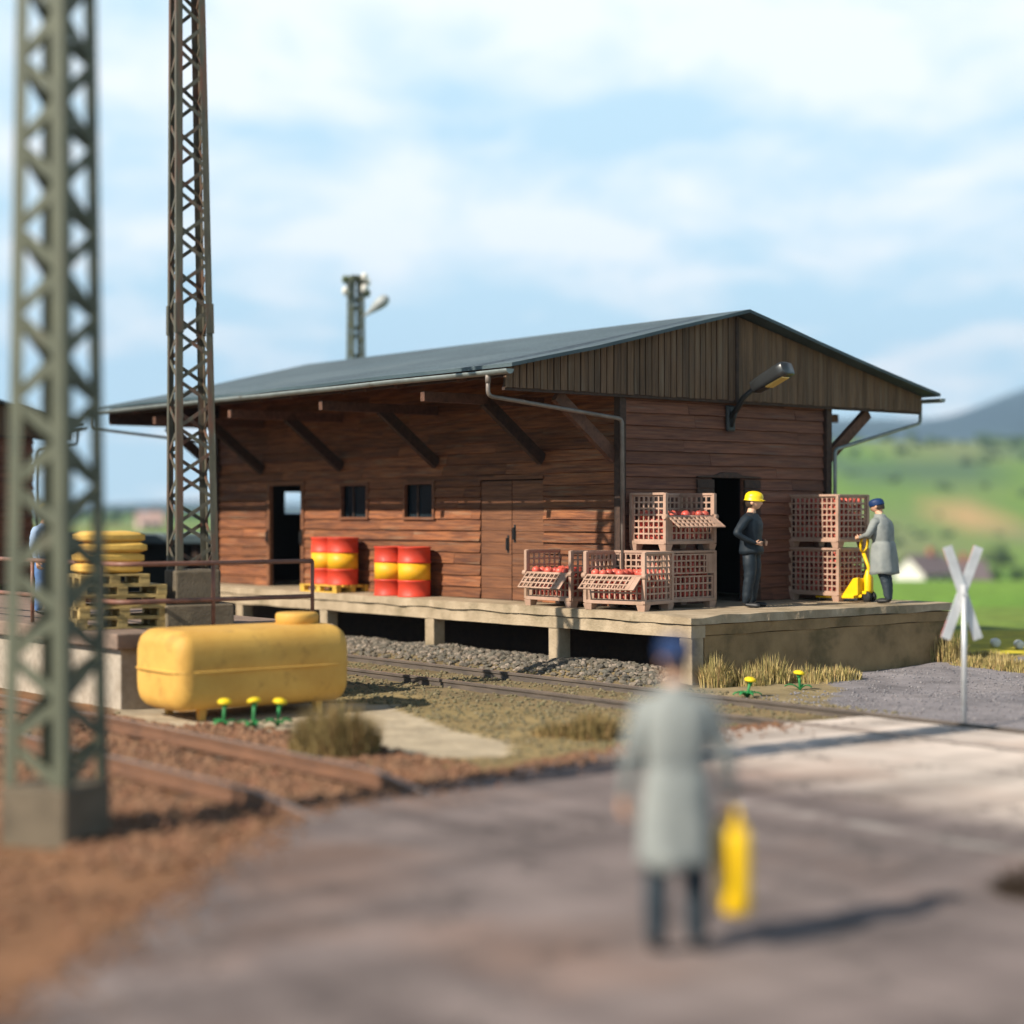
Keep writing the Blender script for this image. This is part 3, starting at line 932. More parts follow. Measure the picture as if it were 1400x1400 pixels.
# wall lamp over the gable door
LP = (3.31, Y0 - .05, 4.12)
lamp = thing('wall_lamp', 'black street style lamp head with yellow lens on an arm over the gable door', 'lamp', site(*LP), PHI)
mb = MB(); mb.box(3.21, 3.41, Y0 - .10, Y0 - .035, 3.90, 4.34); mb.build('bracket', darkpaint, lamp, LP, bevel=.03)
mb = MB(); A = Vector((3.31, Y0 - .10, 4.14)); B = Vector((3.33, 2.08, 4.46)); C = Vector((3.345, 1.86, 4.60)); D = Vector((3.40, 1.16, 4.90))
mb.tube([A, B, C], [.055, .045, .04], 10); mb.tube([A + Vector((0, 0, -.16)), A.lerp(B, .5)], .028, 8)
mb.build('arm', darkpaint, lamp, LP)
dv = (D - C).normalized(); sv = dv.cross(Vector((0, 0, 1))).normalized(); uv = sv.cross(dv)
B = C
mid = (B + D) / 2; L = (D - B).length
Mh = Matrix.Translation(mid) @ Matrix((tuple(sv) + (0,), tuple(dv) + (0,), tuple(uv) + (0,), (0, 0, 0, 1))).transposed()
mb = MB()
prof = [(-.5, .07, .06), (-.46, .12, .10), (-.1, .15, .115), (.3, .16, .12), (.47, .158, .118), (.5, .14, .10)]
vs = []; fs = []; n = 16
for t, hw, hh in prof:
    for j in range(n):
        a = 2 * pi * j / n
        cx, sx = cos(a), sin(a)
        k = (abs(cx) ** 7 + abs(sx) ** 7) ** (-1 / 7)
        vs.append(Mh @ Vector((hw * cx * k, t * L, hh * sx * k)))
for i in range(len(prof) - 1):
    for j in range(n): fs.append((i * n + j, i * n + (j + 1) % n, (i + 1) * n + (j + 1) % n, (i + 1) * n + j))
fs += [tuple(range(n))[::-1], tuple(range((len(prof) - 1) * n, len(prof) * n))]
mb.add(vs, fs, 0, True); mb.build('lamp_housing', pmat('lamp_black', (.025, .027, .028), rough=.28, spec=.6), lamp, LP)
mb = MB(); mb.mbox(Mh @ Matrix.Translation((0, .12 * L, -.108)), .21, .50 * L, .05); mb.build('lens', lens_y, lamp, LP, bevel=.02)

# ------------------------------------------------------------------ goods platform
o = thing('goods_platform', 'cracked beige concrete loading platform on posts carrying the goods shed', 'platform', site(0, 0, 0), PHI)
PL = 15.75; PW = 6.22


def ragged(poly, amp, step, sd):
    out = []
    n = len(poly)
    for i in range(n):
        a, b = Vector(poly[i]), Vector(poly[(i + 1) % n])
        k = max(1, int((b - a).length / step))
        d = (b - a).normalized(); nrm = Vector((-d.y, d.x))
        for j in range(k):
            p = a.lerp(b, j / k)
            out.append(p + nrm * (amp * noise.noise(Vector((p.x * 2.7, p.y * 2.7, sd))) + amp * .6 * noise.noise(Vector((p.x * 8, p.y * 8, sd)))))
    return out


def slabmesh(name, poly, z0, z1, m, amp, sd, wob=.01, step=.16):
    pts = ragged(poly, amp, step, sd)
    mb = MB(); n = len(pts)
    lo = [(p.x + .02 * noise.noise(Vector((p.x * 3, p.y * 3, sd + 3))), p.y + .02 * noise.noise(Vector((p.x * 3, p.y * 3, sd + 5))), z0 + wob * 1.6 * noise.noise(Vector((p.x * 1.3, p.y * 1.3, sd)))) for p in pts]
    dip = lambda p: -.03 * math.exp(-(p.x ** 2 + p.y ** 2) / .25) if name == 'deck' else 0
    hi = [(p.x, p.y, z1 + dip(p) + wob * (noise.noise(Vector((p.x * 2.1, p.y * 2.1, sd + 8))) - .4)) for p in pts]
    ins = [(p.x + (.05 if p.x < .5 else -.05), p.y + (.05 if p.y < .5 else -.05), z1 + dip(p)) for p in pts]
    vs = lo + hi + ins
    fs = [tuple(range(n))[::-1], tuple(range(2 * n, 3 * n))]
    for i in range(n):
        j = (i + 1) % n
        fs += [(i, j, n + j, n + i), (n + i, n + j, 2 * n + j, 2 * n + i)]
    mb.add(vs, fs, 0, False, .5)
    return mb.build(name, m, o)


slabmesh('deck', [(0, 0), (PW, 0), (PW, PL), (0, PL)], .90, PZ, concrete, .032, 1., .018, .11)
slabmesh('edge_beam', [(.035, .03), (.32, .03), (.32, PL - .03), (.035, PL - .03)], .70, .888, concrete, .012, 4., .012)
slabmesh('edge_beam', [(.325, .03), (PW - .03, .03), (PW - .03, .28), (.325, .28)], .73, .888, concrete_shaded, .012, 6., .008)
slabmesh('end_wall', [(.33, .055), (PW - .06, .055), (PW - .06, .27), (.33, .27)], -.2, .722, concrete_shaded, .01, 8., .004)
slabmesh('rear_wall', [(PW - .25, .29), (PW - .06, .29), (PW - .06, PL - .1), (PW - .25, PL - .1)], -.2, .895, concrete_shaded, .01, 9., .0)
slabmesh('dark_fill', [(1.9, .29), (2.1, .29), (2.1, PL - .1), (1.9, PL - .1)], -.2, .895, wood_dark, .01, 9., .0)  # added dark wall in the void, painting the shade under the deck
for s in (.17, 3.13, 6.46, 9.83, 12.95, 15.4):
    mb = MB()
    w = .13
    mb.hexa([(.06, s - w, -.2), (.30, s - w, -.2), (.30, s + w, -.2), (.06, s + w, -.2), (.05, s - w, .715), (.30, s - w, .715), (.30, s + w, .715), (.05, s + w, .715)], rnd=.45)
    mb.build('post', concrete, o, bevel=.015)

# ------------------------------------------------------------------ second platform, left
LPF = (-7.9, 2.3, 0)
o2 = thing('concrete_ramp', 'low pink grey concrete platform with a pipe railing behind the yellow tank', 'platform', site(*LPF), PHI)
mb = MB(); mb.box(-8.02, -4.75, 2.16, 19.5, .80, 1.0); mb.build('deck', slab_brown, o2, LPF, bevel=.02)
mb = MB(); mb.box(-7.9, -4.9, 2.3, 19.4, -.2, .797); mb.build('retaining_wall', concrete_pale, o2, LPF, bevel=.015)
# pipe railing round its edge
FO = (-7.6, 2.42, 1.0)
fe = thing('pipe_railing', 'rust brown two rail pipe railing around the edge of the concrete platform', 'railing', site(*FO), PHI)
corner = (-7.82, 2.42)
for z, nm in ((1.865, 'top_rail'), (1.38, 'middle_rail')):
    mb = MB(); mb.tube(bend([(-7.82, 14, z), (corner[0], corner[1], z), (-4.95, 2.42, z)], .25), .031, 8); mb.build(nm, fence_rust, fe, FO)
for (b, s) in ((-4.95, 2.42), (-6.50, 2.42), (-7.82, 5.15), (-7.82, 3.0), (-7.82, 8.0), (-7.82, 11.)):
    mb = MB(); mb.tube([(b, s, 1.003), (b, s, 1.865)], .027, 8); mb.build('post', fence_rust, fe, FO)

# ------------------------------------------------------------------ second shed, far left
S1 = (-8.3, 17.9, 1.0)
sh2 = thing('goods_shed', 'smaller brown boarded shed at the left edge behind the lattice mast', 'shed', site(*S1), PHI)
x0, x1, y0, y1 = -8.3, -2.2, 17.9, 25.
mb = MB(); clap(mb, x0, x1, 1.003, 4.3, lambda a, q, z: (a, y0 - q, z), [], h=.2); mb.build('wall', [wood_gable, gap_shade], sh2, S1)
mb = MB(); clap(mb, y0, y1, 1.003, 4.7, lambda a, q, z: (x0 - q, a, z), [], h=.2, warp=False); mb.build('wall', [wood_long, gap_shade], sh2, S1)
mb = MB(); clap(mb, y0, y1, 1.003, 4.7, lambda a, q, z: (x1 + q, a, z), [], h=.2, warp=False); mb.build('wall', [wood_long, gap_shade], sh2, S1)
roof(sh2, S1, -5.25, 4.0, 17.4, 25.4, 5.46, 4.52)
gable_boards(sh2, S1, -5.25, 4.0, 17.75, -1, 5.46, 4.52, 4.2, .03)
gutter(sh2, S1, -1.2, 17.4, 25.4, 4.44)
mb = MB(); mb.tube(bend([(-1.2, 17.8, 4.38), (-1.2, 17.8, 4.06), (-2.1, 17.82, 3.9), (-2.12, 17.82, 1.02)]), .034, 8); mb.build('downpipe', zinc, sh2, S1)

# low dark shelter between the two sheds
LX, LY = -9.5, 44.0
lo = thing('low_shelter', 'low dark open shelter with a flat grey roof behind the stack of sacks', 'shelter', (LX, LY, ground_z(LX, LY)), 0)
gz = ground_z(LX, LY)
mb = MB(); mb.box(-3.4, 4.2, -1.6, 1.8, 1.80 - gz, 2.02 - gz); mb.build('roof', felt, lo, bevel=.02)
mb = MB(); mb.box(-3.2, 4.0, 1.3, 1.5, 0, 1.79 - gz); mb.box(-3.2, -3.05, -1.2, 1.29, 0, 1.79 - gz); mb.box(3.85, 4.0, -1.2, 1.29, 0, 1.79 - gz); mb.build('wall', darkpaint, lo)  # walls coloured near black to paint the shade under the roof
for x in (-3.0, -.6, 1.7, 3.7):
    mb = MB(); mb.box(x - .07, x + .07, -1.42, -1.28, 0, 1.79 - gz); mb.build('post', wood_dark, lo)


# ------------------------------------------------------------------ lattice masts
def lattice(parent, z0, z1, w0, w1, leg, m, nseg, sleeve=None, lw=.045):
    """square mast of four angle legs with single zigzag lacing; w = side of the square"""
    W = lambda z: (w0 + (w1 - w0) * (z - z0) / (z1 - z0)) / 2
    for (sx, sy) in ((-1, -1), (1, -1), (1, 1), (-1, 1)):
        mb = MB()
        a, b = W(z0), W(z1)
        for (dx, dy) in ((leg, .014), (.014, leg)):
            # an angle iron: two flats meeting at the outer corner
            def q(w, z): return [(sx * w, sy * w, z), (sx * (w - dx), sy * w, z), (sx * (w - dx), sy * (w - dy), z), (sx * w, sy * (w - dy), z)]
            if dx > dy: mb.hexa(q(a, z0) + q(b, z1), rnd=.5)
            else:
                def q2(w, z): return [(sx * w, sy * (w - .014), z), (sx * (w - .014), sy * (w - .014), z), (sx * (w - .014), sy * (w - leg), z), (sx * w, sy * (w - leg), z)]
                mb.hexa(q2(a, z0) + q2(b, z1), rnd=.5)
        if sleeve:
            c0, c1 = W(sleeve[0]) + .014, W(sleeve[1]) + .014
            def q3(w, z, dx, dy): return [(sx * w, sy * w, z), (sx * (w - dx), sy * w, z), (sx * (w - dx), sy * (w - dy), z), (sx * w, sy * (w - dy), z)]
            mb.hexa(q3(c0, sleeve[0], leg + .02, .012) + q3(c1, sleeve[1], leg + .02, .012), rnd=.2)
            def q4(w, z): return [(sx * w, sy * (w - .012), z), (sx * (w - .012), sy * (w - .012), z), (sx * (w - .012), sy * (w - leg - .02), z), (sx * w, sy * (w - leg - .02), z)]
            mb.hexa(q4(c0, sleeve[0]) + q4(c1, sleeve[1]), rnd=.2)
        mb.build('leg', m, parent)
    corners = [(-1, -1), (1, -1), (1, 1), (-1, 1)]
    for k in range(4):
        c0, c1 = Vector(corners[k]), Vector(corners[(k + 1) % 4])
        mb = MB()
        nrm = ((c0 + c1) / 2).normalized()
        h = (z1 - z0) / nseg
        for i in range(nseg):
            for t in (0, 1):
                za, zb = z0 + h * (i + .5 * t), z0 + h * (i + .5 * (t + 1))
                A, B = (c0, c1) if (t + k) % 2 == 0 else (c1, c0)
                fa, fb = W(za) - .022, W(zb) - .022
                ins = .75
                pa = Vector((A.x * fa, A.y * fa, za)); pb = Vector((B.x * fb, B.y * fb, zb))
                mb.bar(pa, pb, lw, .012, up=(nrm.x, nrm.y, 0), rnd=R.uniform(.3, .8))
        mb.build('lacing', m, parent)
    mb = MB(); w = W(z1) + .01
    mb.box(-w, w, -w, w, z1 - .09, z1 + .015); mb.build('cap_plate', m, parent, bevel=.006)


# mast on the concrete platform
g = (-6.42, 3.12, 1.0)
t = thing('lattice_mast', 'tall olive lattice mast rising from a stepped concrete plinth on the platform', 'mast', site(*g), PHI - radians(14), 'lattice masts')
mb = MB(); mb.box(-.46, .46, -.42, .42, .003, .30); mb.build('plinth', plinth, t, bevel=.02)
mb = MB(); mb.box(-.31, .31, -.31, .31, .303, .76); mb.build('plinth', plinth, t, bevel=.03)
lattice(t, .763, 11.6, .57, .33, .09, mast_paint, 17, sleeve=(3.95, 4.35), lw=.05)
t.rotation_euler[1] = radians(-.55)
# mast in the foreground
t = thing('lattice_mast', 'blurred green lattice mast standing in the left foreground beside the road', 'mast', (-3.50, 13.3, -.05), radians(68), 'lattice masts')
mb = MB(); mb.box(-.30, .30, -.30, .30, 0, .50); mb.build('plinth', plinth, t, bevel=.03)
lattice(t, .503, 8.3, .56, .39, .112, mast_green, 12, lw=.09)
# lamp pole behind the shed
gx, gy = -4.06, 45.
gz = ground_z(gx, gy)
t = thing('lattice_mast', 'green lattice pole with white insulators and a lamp showing over the shed roof', 'mast', (gx, gy, gz), radians(27), 'lattice masts')
H3 = 8.70 - gz
lattice(t, 0, H3, .50, .34, .09, mast_green, 12)
for i, (x, y, z, m) in enumerate(((-.36, -.16, -.12, insul_g), (-.36, -.16, -.42, porcelain), (.36, .1, -.12, porcelain), (.36, .1, -.40, insul_g), (.12, -.30, -.04, porcelain), (.12, -.30, -.34, porcelain))):
    mb = MB(); p = Vector((x, y, H3 + z))
    mb.lathe([(.03, -.09), (.085, -.08), (.07, -.02), (.09, .0), (.08, .06), (.03, .11)], 12, Matrix.Translation(p))
    ins = mb.build('insulator', m, t)
    mb = MB(); mb.tube([(x * .45, y * .6, H3 + z - .12), (x, y, H3 + z - .12), (x, y, H3 + z - .05)], .014, 6); mb.build('pin', iron, ins)
rz = radians(27)
inv = Matrix.Rotation(-rz, 3, 'Z')
a0 = inv @ Vector((.22, -.1, 0)); a1 = inv @ Vector((.50, -.15, 0)); a2 = inv @ Vector((.86, -.2, 0))
mb = MB()
P1 = Vector((a0.x, a0.y, H3 - 1.05)); P2 = Vector((a1.x, a1.y, H3 - .82)); P3 = Vector((a2.x, a2.y, H3 - .55))
d = (P3 - P1)
mb.tube([P1, P1 + d * .12, P1 + d * .3, P1 + d * .55, P1 + d * .78, P1 + d * .93, P3], [.03, .04, .075, .135, .155, .115, .03], 14); mb.build('lamp_head', lampgrey, t)


# ------------------------------------------------------------------ pallets, drums, sacks
def make_pallet(label, loc, rz, m, group, L=1.2, W=.8):
    t = thing('pallet', label, 'pallet', loc, rz, group)
    mb = MB()
    for i in range(5):
        y = -W / 2 + .06 + (W - .12) * i / 4
        mb.box(-L / 2, L / 2, y - .06, y + .06, .118, .142)
    for x in (-L / 2 + .07, 0, L / 2 - .07):
        mb.box(x - .07, x + .07, -W / 2, W / 2, .096, .116)
    mb.build('deck', m, t, bevel=.004)
    for y in (-W / 2 + .06, 0, W / 2 - .06):
        mb = MB(); mb.box(-L / 2, L / 2, y - .055, y + .055, 0, .020)
        for x in (-L / 2 + .07, 0, L / 2 - .07): mb.box(x - .07, x + .07, y - .054, y + .054, .0215, .0945)
        mb.build('runner', m, t, bevel=.004)
    return t


make_pallet('bright yellow pallet under the two drums beside the open loading door', site(.44, 10.02, PZ), PHI + pi / 2 + .04, pal_yel, 'yellow pallets')
pz = 1.003
pl = [('straw coloured pallet at the bottom of the stack on the concrete platform', 0, 0, 0), ('straw coloured pallet second from the bottom of the stack behind the railing', .02, -.01, .02),
      ('straw coloured pallet third from the bottom of the stack behind the railing', 0, .02, -.03), ('straw coloured pallet directly below the smaller top pallet of the stack', -.01, 0, .025)]
pb, ps = -7.42, 3.42
for lb, dx, dy, dr in pl:
    make_pallet(lb, site(pb + dx, ps + dy, pz), PHI - radians(12) + dr, pal_old, 'pallets stacked on the platform')
    pz += .1435
make_pallet('small straw coloured pallet topping the stack directly under the yellow sacks', site(pb - .1, ps, pz), PHI - radians(12), pal_old, 'pallets stacked on the platform', .92, .76)
pz += .1435


def sack_mesh():
    bm = bmesh.new()
    bmesh.ops.create_cube(bm, size=2)
    bmesh.ops.subdivide_edges(bm, edges=bm.edges[:], cuts=7, use_grid_fill=True)
    for v in bm.verts:
        x, y, z = v.co
        e = max(abs(x), abs(y))
        t = (1 - abs(x) ** 4) * (1 - abs(y) ** 4)
        zz = z * (.42 + .58 * max(0, t) ** .35)
        pin = 1 - .10 * (x * x * y * y)
        v.co = Vector((x * .45 * pin, y * .31 * pin, .075 * zz + .012 * noise.noise(Vector((x * 2, y * 2, z)))))
    me = bpy.data.meshes.new('sack'); bm.to_mesh(me); bm.free()
    me.polygons.foreach_set('use_smooth', [True] * len(me.polygons))
    me.materials.append(sack)
    return me


SM = sack_mesh()
sz = pz + .075
for i, (lb, dx, dy, dr, tilt) in enumerate((
        ('filled yellow sack lowest in the pile on the pallets', -.02, 0, .0, 0), ('filled yellow sack second from the bottom of the pile on the pallets', .01, .02, .05, .0),
        ('filled yellow sack directly under the topmost sack of the pile', .05, 0, -.04, .0), ('filled yellow sack topmost on the pile behind the lattice mast', .02, .02, .06, .02))):
    s_ = bpy.data.objects.new('sack', SM); COL.objects.link(s_)
    s_.location = site(pb - .1 + dx, ps + dy, sz); s_.rotation_euler = (tilt, 0, PHI - radians(12) + dr)
    s_.scale = (1, 1, 1.0)
    T(s_, lb, 'sack', 'yellow sacks piled on pallets')
    sz += .138


def make_drum(label, loc, rz, group):
    t = thing('oil_drum', label, 'drum', loc, rz, group)
    r = .292
    def hoop(z): return [(r, z - .022), (r + .010, z - .014), (r + .014, z), (r + .010, z + .014), (r, z + .022)]
    lo, hi = .30, .60
    mb = MB()
    mb.lathe([(r - .02, 0), (r + .012, .0), (r + .014, .018), (r, .03)] + hoop(lo - .02)[:4] + [(r, lo)], 32, rnd=.5); mb.build('lower_body', drum_red, t)
    mb = MB(); mb.lathe([(r, lo + .0005), (r, hi - .0005)], 32, rnd=.5); mb.build('yellow_band', drum_yel, t)
    mb = MB(); mb.lathe([(r, hi)] + hoop(hi + .022)[1:] + [(r, .865), (r + .013, .876), (r + .013, .895), (r - .012, .897), (r - .018, .875), (.02, .873)], 32, rnd=.5)
    mb.build('upper_body', drum_red, t)
    mb = MB(); mb.lathe([(.035, .874), (.035, .892), (.01, .893)], 10, Matrix.Translation((.17, .05, 0)), rnd=.5); mb.build('bung', drum_red, t)
    return t


make_drum('red drum with a yellow band, right one of the pair standing on bare platform', site(.43, 7.42, PZ), .3, 'red drums with a yellow band')
make_drum('red drum with a yellow band, half hidden behind its neighbour on bare platform', site(.40, 8.12, PZ), 1.3, 'red drums with a yellow band')
make_drum('red drum with a yellow band in front on the yellow pallet', site(.43, 9.73, PZ + .144), 2.1, 'red drums with a yellow band')
make_drum('red drum with a yellow band at the door end of the yellow pallet', site(.46, 10.34, PZ + .144), .8, 'red drums with a yellow band')

# ------------------------------------------------------------------ apple crates
CL, CW, CH, CLEG = 1.10, .75, .90, .11


def lattice_panel(mb, P, u0, u1, z0, z1, nu, nz, bar=.026, t=.022, solid=()):
    """flat basket panel with nu x nz openings; P(u, out, z)"""
    def bx(a, b, c, d, e=0):
        mb.hexa([P(a, 0 + e, c), P(b, 0 + e, c), P(b, t - e, c), P(a, t - e, c), P(a, 0 + e, d), P(b, 0 + e, d), P(b, t - e, d), P(a, t - e, d)], rnd=.5)
    for i in range(nu + 1):
        u = u0 + bar / 2 + (u1 - u0 - bar) * i / nu
        bx(u - bar / 2, u + bar / 2, z0, z1, .0)
    for j in range(nz + 1):
        z = z0 + bar / 2 + (z1 - z0 - bar) * j / nz
        bx(u0, u1, z - bar / 2, z + bar / 2, .002)
    for (a, b, c, d) in solid: bx(a, b, c, d, .004)


def make_crate(label, loc, rz, flap, group):
    """long side (local -Y) has a flap in its upper half. flap: None = hinged open by that angle"""
    t = thing('apple_crate', label, 'crate', loc, rz, group)
    l, w = CL / 2, CW / 2
    mb = MB()
    for sx in (-1, 1):
        for sy in (-1, 1):
            mb.box(sx * l - .03, sx * l + .03, sy * w - .03, sy * w + .03, CLEG, CH, rnd=.5)
    mb.box(-l, l, -w, w, CLEG + .0, CLEG + .035, rnd=.5)
    for sx in (-1, 1):
        mb.box(sx * l - .034, sx * l + .034, -w, w, CLEG - .012, CLEG + .04, rnd=.5); mb.box(sx * l - .034, sx * l + .034, -w, w, CH - .03, CH + .008, rnd=.5)
    for sy in (-1, 1):
        mb.box(-l, l, sy * w - .034, sy * w + .034, CLEG - .011, CLEG + .041, rnd=.5)
    mb.box(-l, l, w - .034, w + .034, CH - .029, CH + .009, rnd=.5)
    if flap == 0: mb.box(-l, l, -w - .034, -w + .034, CH - .029, CH + .009, rnd=.5)
    mb.build('frame', crate_m, t, bevel=.004)
    for sx in (-1, 1):
        for sy in (-1, 1):
            mb = MB(); x, y = sx * (l - .05), sy * (w - .05)
            mb.hexa([(x - .06, y - .06, 0), (x + .06, y - .06, 0), (x + .06, y + .06, 0), (x - .06, y + .06, 0), (x - .08, y - .08, CLEG - .013), (x + .08, y - .08, CLEG - .013), (x + .08, y + .08, CLEG - .013), (x - .08, y + .08, CLEG - .013)], rnd=.5)
            mb.build('leg', crate_m, t)
    zl, zh = CLEG + .04, CH - .03
    zm = (zl + zh) / 2 + .01
    for nm, P, a, n, z1 in (('side_panel', lambda u, o, z: (l - .01 + o - .01, u, z), w - .03, 6, zh), ('side_panel', lambda u, o, z: (-l + .01 - o + .01, u, z), w - .03, 6, zh),
                            ('back_panel', lambda u, o, z: (u, w - .01 + o - .01, z), l - .03, 10, zh)):
        mb = MB(); lattice_panel(mb, P, -a, a, zl, z1, n, 7); mb.build(nm, crate_m, t)
    mb = MB(); a = l - .03
    lattice_panel(mb, lambda u, o, z: (u, -w + .01 - o + .01, z), -a, a, zl, zm - .01, 10, 3, solid=((-a, -a + .1, zl, zm - .01),)); mb.build('front_panel', crate_m, t)
    # hinged flap
    hf = zh - zm
    mb = MB(); ang = flap
    def PF_(u, o, z):
        q = z - zm - .012
        return (u, -w - .012 - sin(ang) * q - cos(ang) * (o - .01), zm + .02 + cos(ang) * q - sin(ang) * (o - .01))
    sg = .17
    lattice_panel(mb, PF_, -a, a, zm + .012, zh - .02, 10, 3, solid=((a - sg, a, zm + .012, zh - .02),)); mb.build('flap', crate_m, t)
    if flap:
        mb = MB(); mb.tube([(-l - .03, -w - .012, zm + .01), (l + .03, -w - .012, zm + .01)], .024, 8)
        for sx in (-1, 1): mb.tube([(sx * (l - .03), -w - .012, zm + .01), (sx * (l + .055), -w - .012, zm + .01)], .045, 8)
        mb.build('hinge_rod', crate_m, t)
    return t


def amesh():
    mb = MB(); r = .068
    mb.lathe([(.006, -.88 * r), (.45 * r, -.93 * r), (.85 * r, -.5 * r), (r, .05 * r), (.86 * r, .58 * r), (.5 * r, .86 * r), (.2 * r, .80 * r), (.02, .66 * r)], 12, rnd=.5)
    mb.tube([(0, 0, .6 * r), (.008, 0, 1.12 * r)], .006, 5, rnd=.5)
    o = mb.build('apple', apple_m)
    me = o.data; bpy.data.objects.remove(o); me.name = 'apple'
    return me


AM = amesh()
CAND = []          # (priority, position, label, group)
REST = MB()


def heap(crate, rz, loc, top, faces, label, group, prio):
    """apples piled in a crate up to local height top; faces: walls through which they show"""
    r = .068; st = .131
    nx, ny = int((CL - .06) / st), int((CW - .06) / st)
    stx, sty = (CL - .075 - 2 * r) / (nx - 1), (CW - .075 - 2 * r) / (ny - 1)
    nz = max(1, int((top - CLEG - .03) / (st * .88)))
    M = Matrix.Translation(loc) @ Matrix.Rotation(rz, 4, 'Z')
    for k in range(nz):
        for i in range(nx):
            for j in range(ny):
                off = .03 if k % 2 else -.02
                x = (i - (nx - 1) / 2) * stx; y = (j - (ny - 1) / 2) * sty
                if 0 < i < nx - 1: x += off * .6
                if 0 < j < ny - 1: y += off * .5
                z = CLEG + .038 + r + k * st * .88
                tl = top
                if k == nz - 1 and R.random() < .35 and 'top' in faces: continue
                vis = ('top' in faces and k >= nz - 1) or ('-x' in faces and i == 0) or ('+x' in faces and i == nx - 1) or ('-y' in faces and j == 0) or ('+y' in faces and j == ny - 1)
                p = M @ Vector((x + R.uniform(-.008, .008), y + R.uniform(-.008, .008), z + R.uniform(-.006, .006)))
                CAND.append((prio + R.random() * .5 if vis else 9, p, label, group))


crates = []


def crate(label, loc, rz, flap, top, faces, alabel, group2, prio):
    c = make_crate(label, loc, rz, flap, 'apple crates on the platform')
    heap(c, rz, loc, top, faces, alabel, group2, prio)
    return c


# local -Y of a crate = its flap side; alpha turns it
UA = PHI - pi / 2                       # local x along -u, local -y towards the track
crate('open apple crate nearest the double door, its flap hanging towards the track', site(.49, 3.33, PZ), UA, 2.45, .65, ('top', '-y', '+x'),
      'red apple lying in the open crate nearest the double door', 'apples in the crate by the double door', 1)
crate('open apple crate at the platform corner with flap down and apples showing', site(.50, 1.86, PZ), UA + radians(12), 2.30, .65, ('top', '-y', '+x'),
      'red apple in the open crate nearest the platform corner', 'apples in the corner crate', 0)
GA = PHI                                # local -y faces the gable side
lc = (1.56 + CW / 2, .99 + CL / 2)
crate('closed apple crate underneath the open crate by the downpipe', site(lc[1], lc[0], PZ), GA, 0, CH - .06, ('-y', '-x'),
      'red apple in the closed crate underneath the open one by the downpipe', 'apples in the lower crate by the downpipe', 2)
crate('open apple crate stacked on top of a closed one beside the gable door', site(lc[1] - .02, lc[0] - .02, PZ + CH + .012), GA + .02, 2.15, .65, ('top', '-y', '-x'),
      'red apple in the upper open crate beside the gable door', 'apples in the upper crate by the gable door', 1)
rc = (1.33 + CL / 2, 4.86 + CW / 2)
RA = PHI + pi / 2                       # local +y = -b side : back panel towards the track; +x = u
crate('brimful apple crate at the bottom of the stack by the pallet truck', site(rc[1], rc[0], PZ), RA, 0, CH - .03, ('+y', '-x'),
      'red apple in the bottom crate by the pallet truck', 'apples in the bottom crate by the pallet truck', 3)
crate('brimful apple crate at the top of the stack in front of the man in grey', site(rc[1], rc[0], PZ + CH + .012), RA - .015, 0, CH - .03, ('+y', '-x', 'top'),
      'red apple in the top crate by the man in the grey coat', 'apples in the top crate by the man in grey', 2.5)
CAND.sort(key=lambda c: c[0])
NAP = 296
for i, (pr, p, lb, gr) in enumerate(CAND):
    if i < NAP and pr < 9:
        a = bpy.data.objects.new('apple', AM); COL.objects.link(a)
        a.location = p; a.rotation_euler = (R.uniform(-.5, .5), R.uniform(-.5, .5), R.uniform(0, 6))
        k = R.uniform(.92, 1.08); a.scale = (k, k, k)
        T(a, lb, 'apple', gr)
    else:
        vs = [(p.x + v.x * .067, p.y + v.y * .067, p.z + v.z * .064) for v in ICOV]
        REST.add(vs, ICOF, 0, True, R.random())
T(REST.build('apple_heap', apple_s, fixn=False), kind='stuff')

# ------------------------------------------------------------------ yellow tank
TO = (-6.78, 1.16, 0)
t = thing('fuel_tank', 'large yellow rounded fuel tank with a seam and a filler cap lying by the platform', 'tank', site(*TO), PHI - radians(1))


def rbox(x0, x1, y0, y1, z0, z1, r, endr, seg=10):
    """long rounded body: superellipse sections swept along x with rounded ends"""
    mb = MB(); n = 40
    L = x1 - x0; cy, cz = (y0 + y1) / 2, (z0 + z1) / 2; hy, hz = (y1 - y0) / 2, (z1 - z0) / 2
    secs = []
    for i in range(seg + 1):
        a = pi / 2 * i / seg
        secs.append((x0 + endr * (1 - sin(a)), 1 - (1 - .985 * cos(a) ** .0 * 1) if False else cos(a)))
    st = []
    for i in range(seg + 1):
        a = pi / 2 * i / seg                    # 0 = tip, pi/2 = full section
        st.append((x0 + endr * (1 - cos(a)), endr * (1 - sin(a))))
    allx = [(x, ins) for x, ins in st] + [(x1 - (x - x0), ins) for x, ins in reversed(st)]
    vs = []
    for x, ins in allx:
        a_, b_ = hy - ins, hz - ins * .92
        for j in range(n):
            th = 2 * pi * j / n
            c, s = cos(th), sin(th)
            k = (abs(c) ** 5 + abs(s) ** 5) ** (-1 / 5)
            vs.append((x, cy + a_ * c * k, cz + b_ * s * k))
    m = len(allx)
    fs = [(i * n + j, i * n + (j + 1) % n, (i + 1) * n + (j + 1) % n, (i + 1) * n + j) for i in range(m - 1) for j in range(n)]
    fs += [tuple(range(n))[::-1], tuple(range((m - 1) * n, m * n))]
    mb.add(vs, fs, 0, True, .5)
    return mb


rbox(-1.22, 1.22, -.64, .64, .12, 1.11, .3, .20).build('tank_body', tank_y, t)
mb = MB()
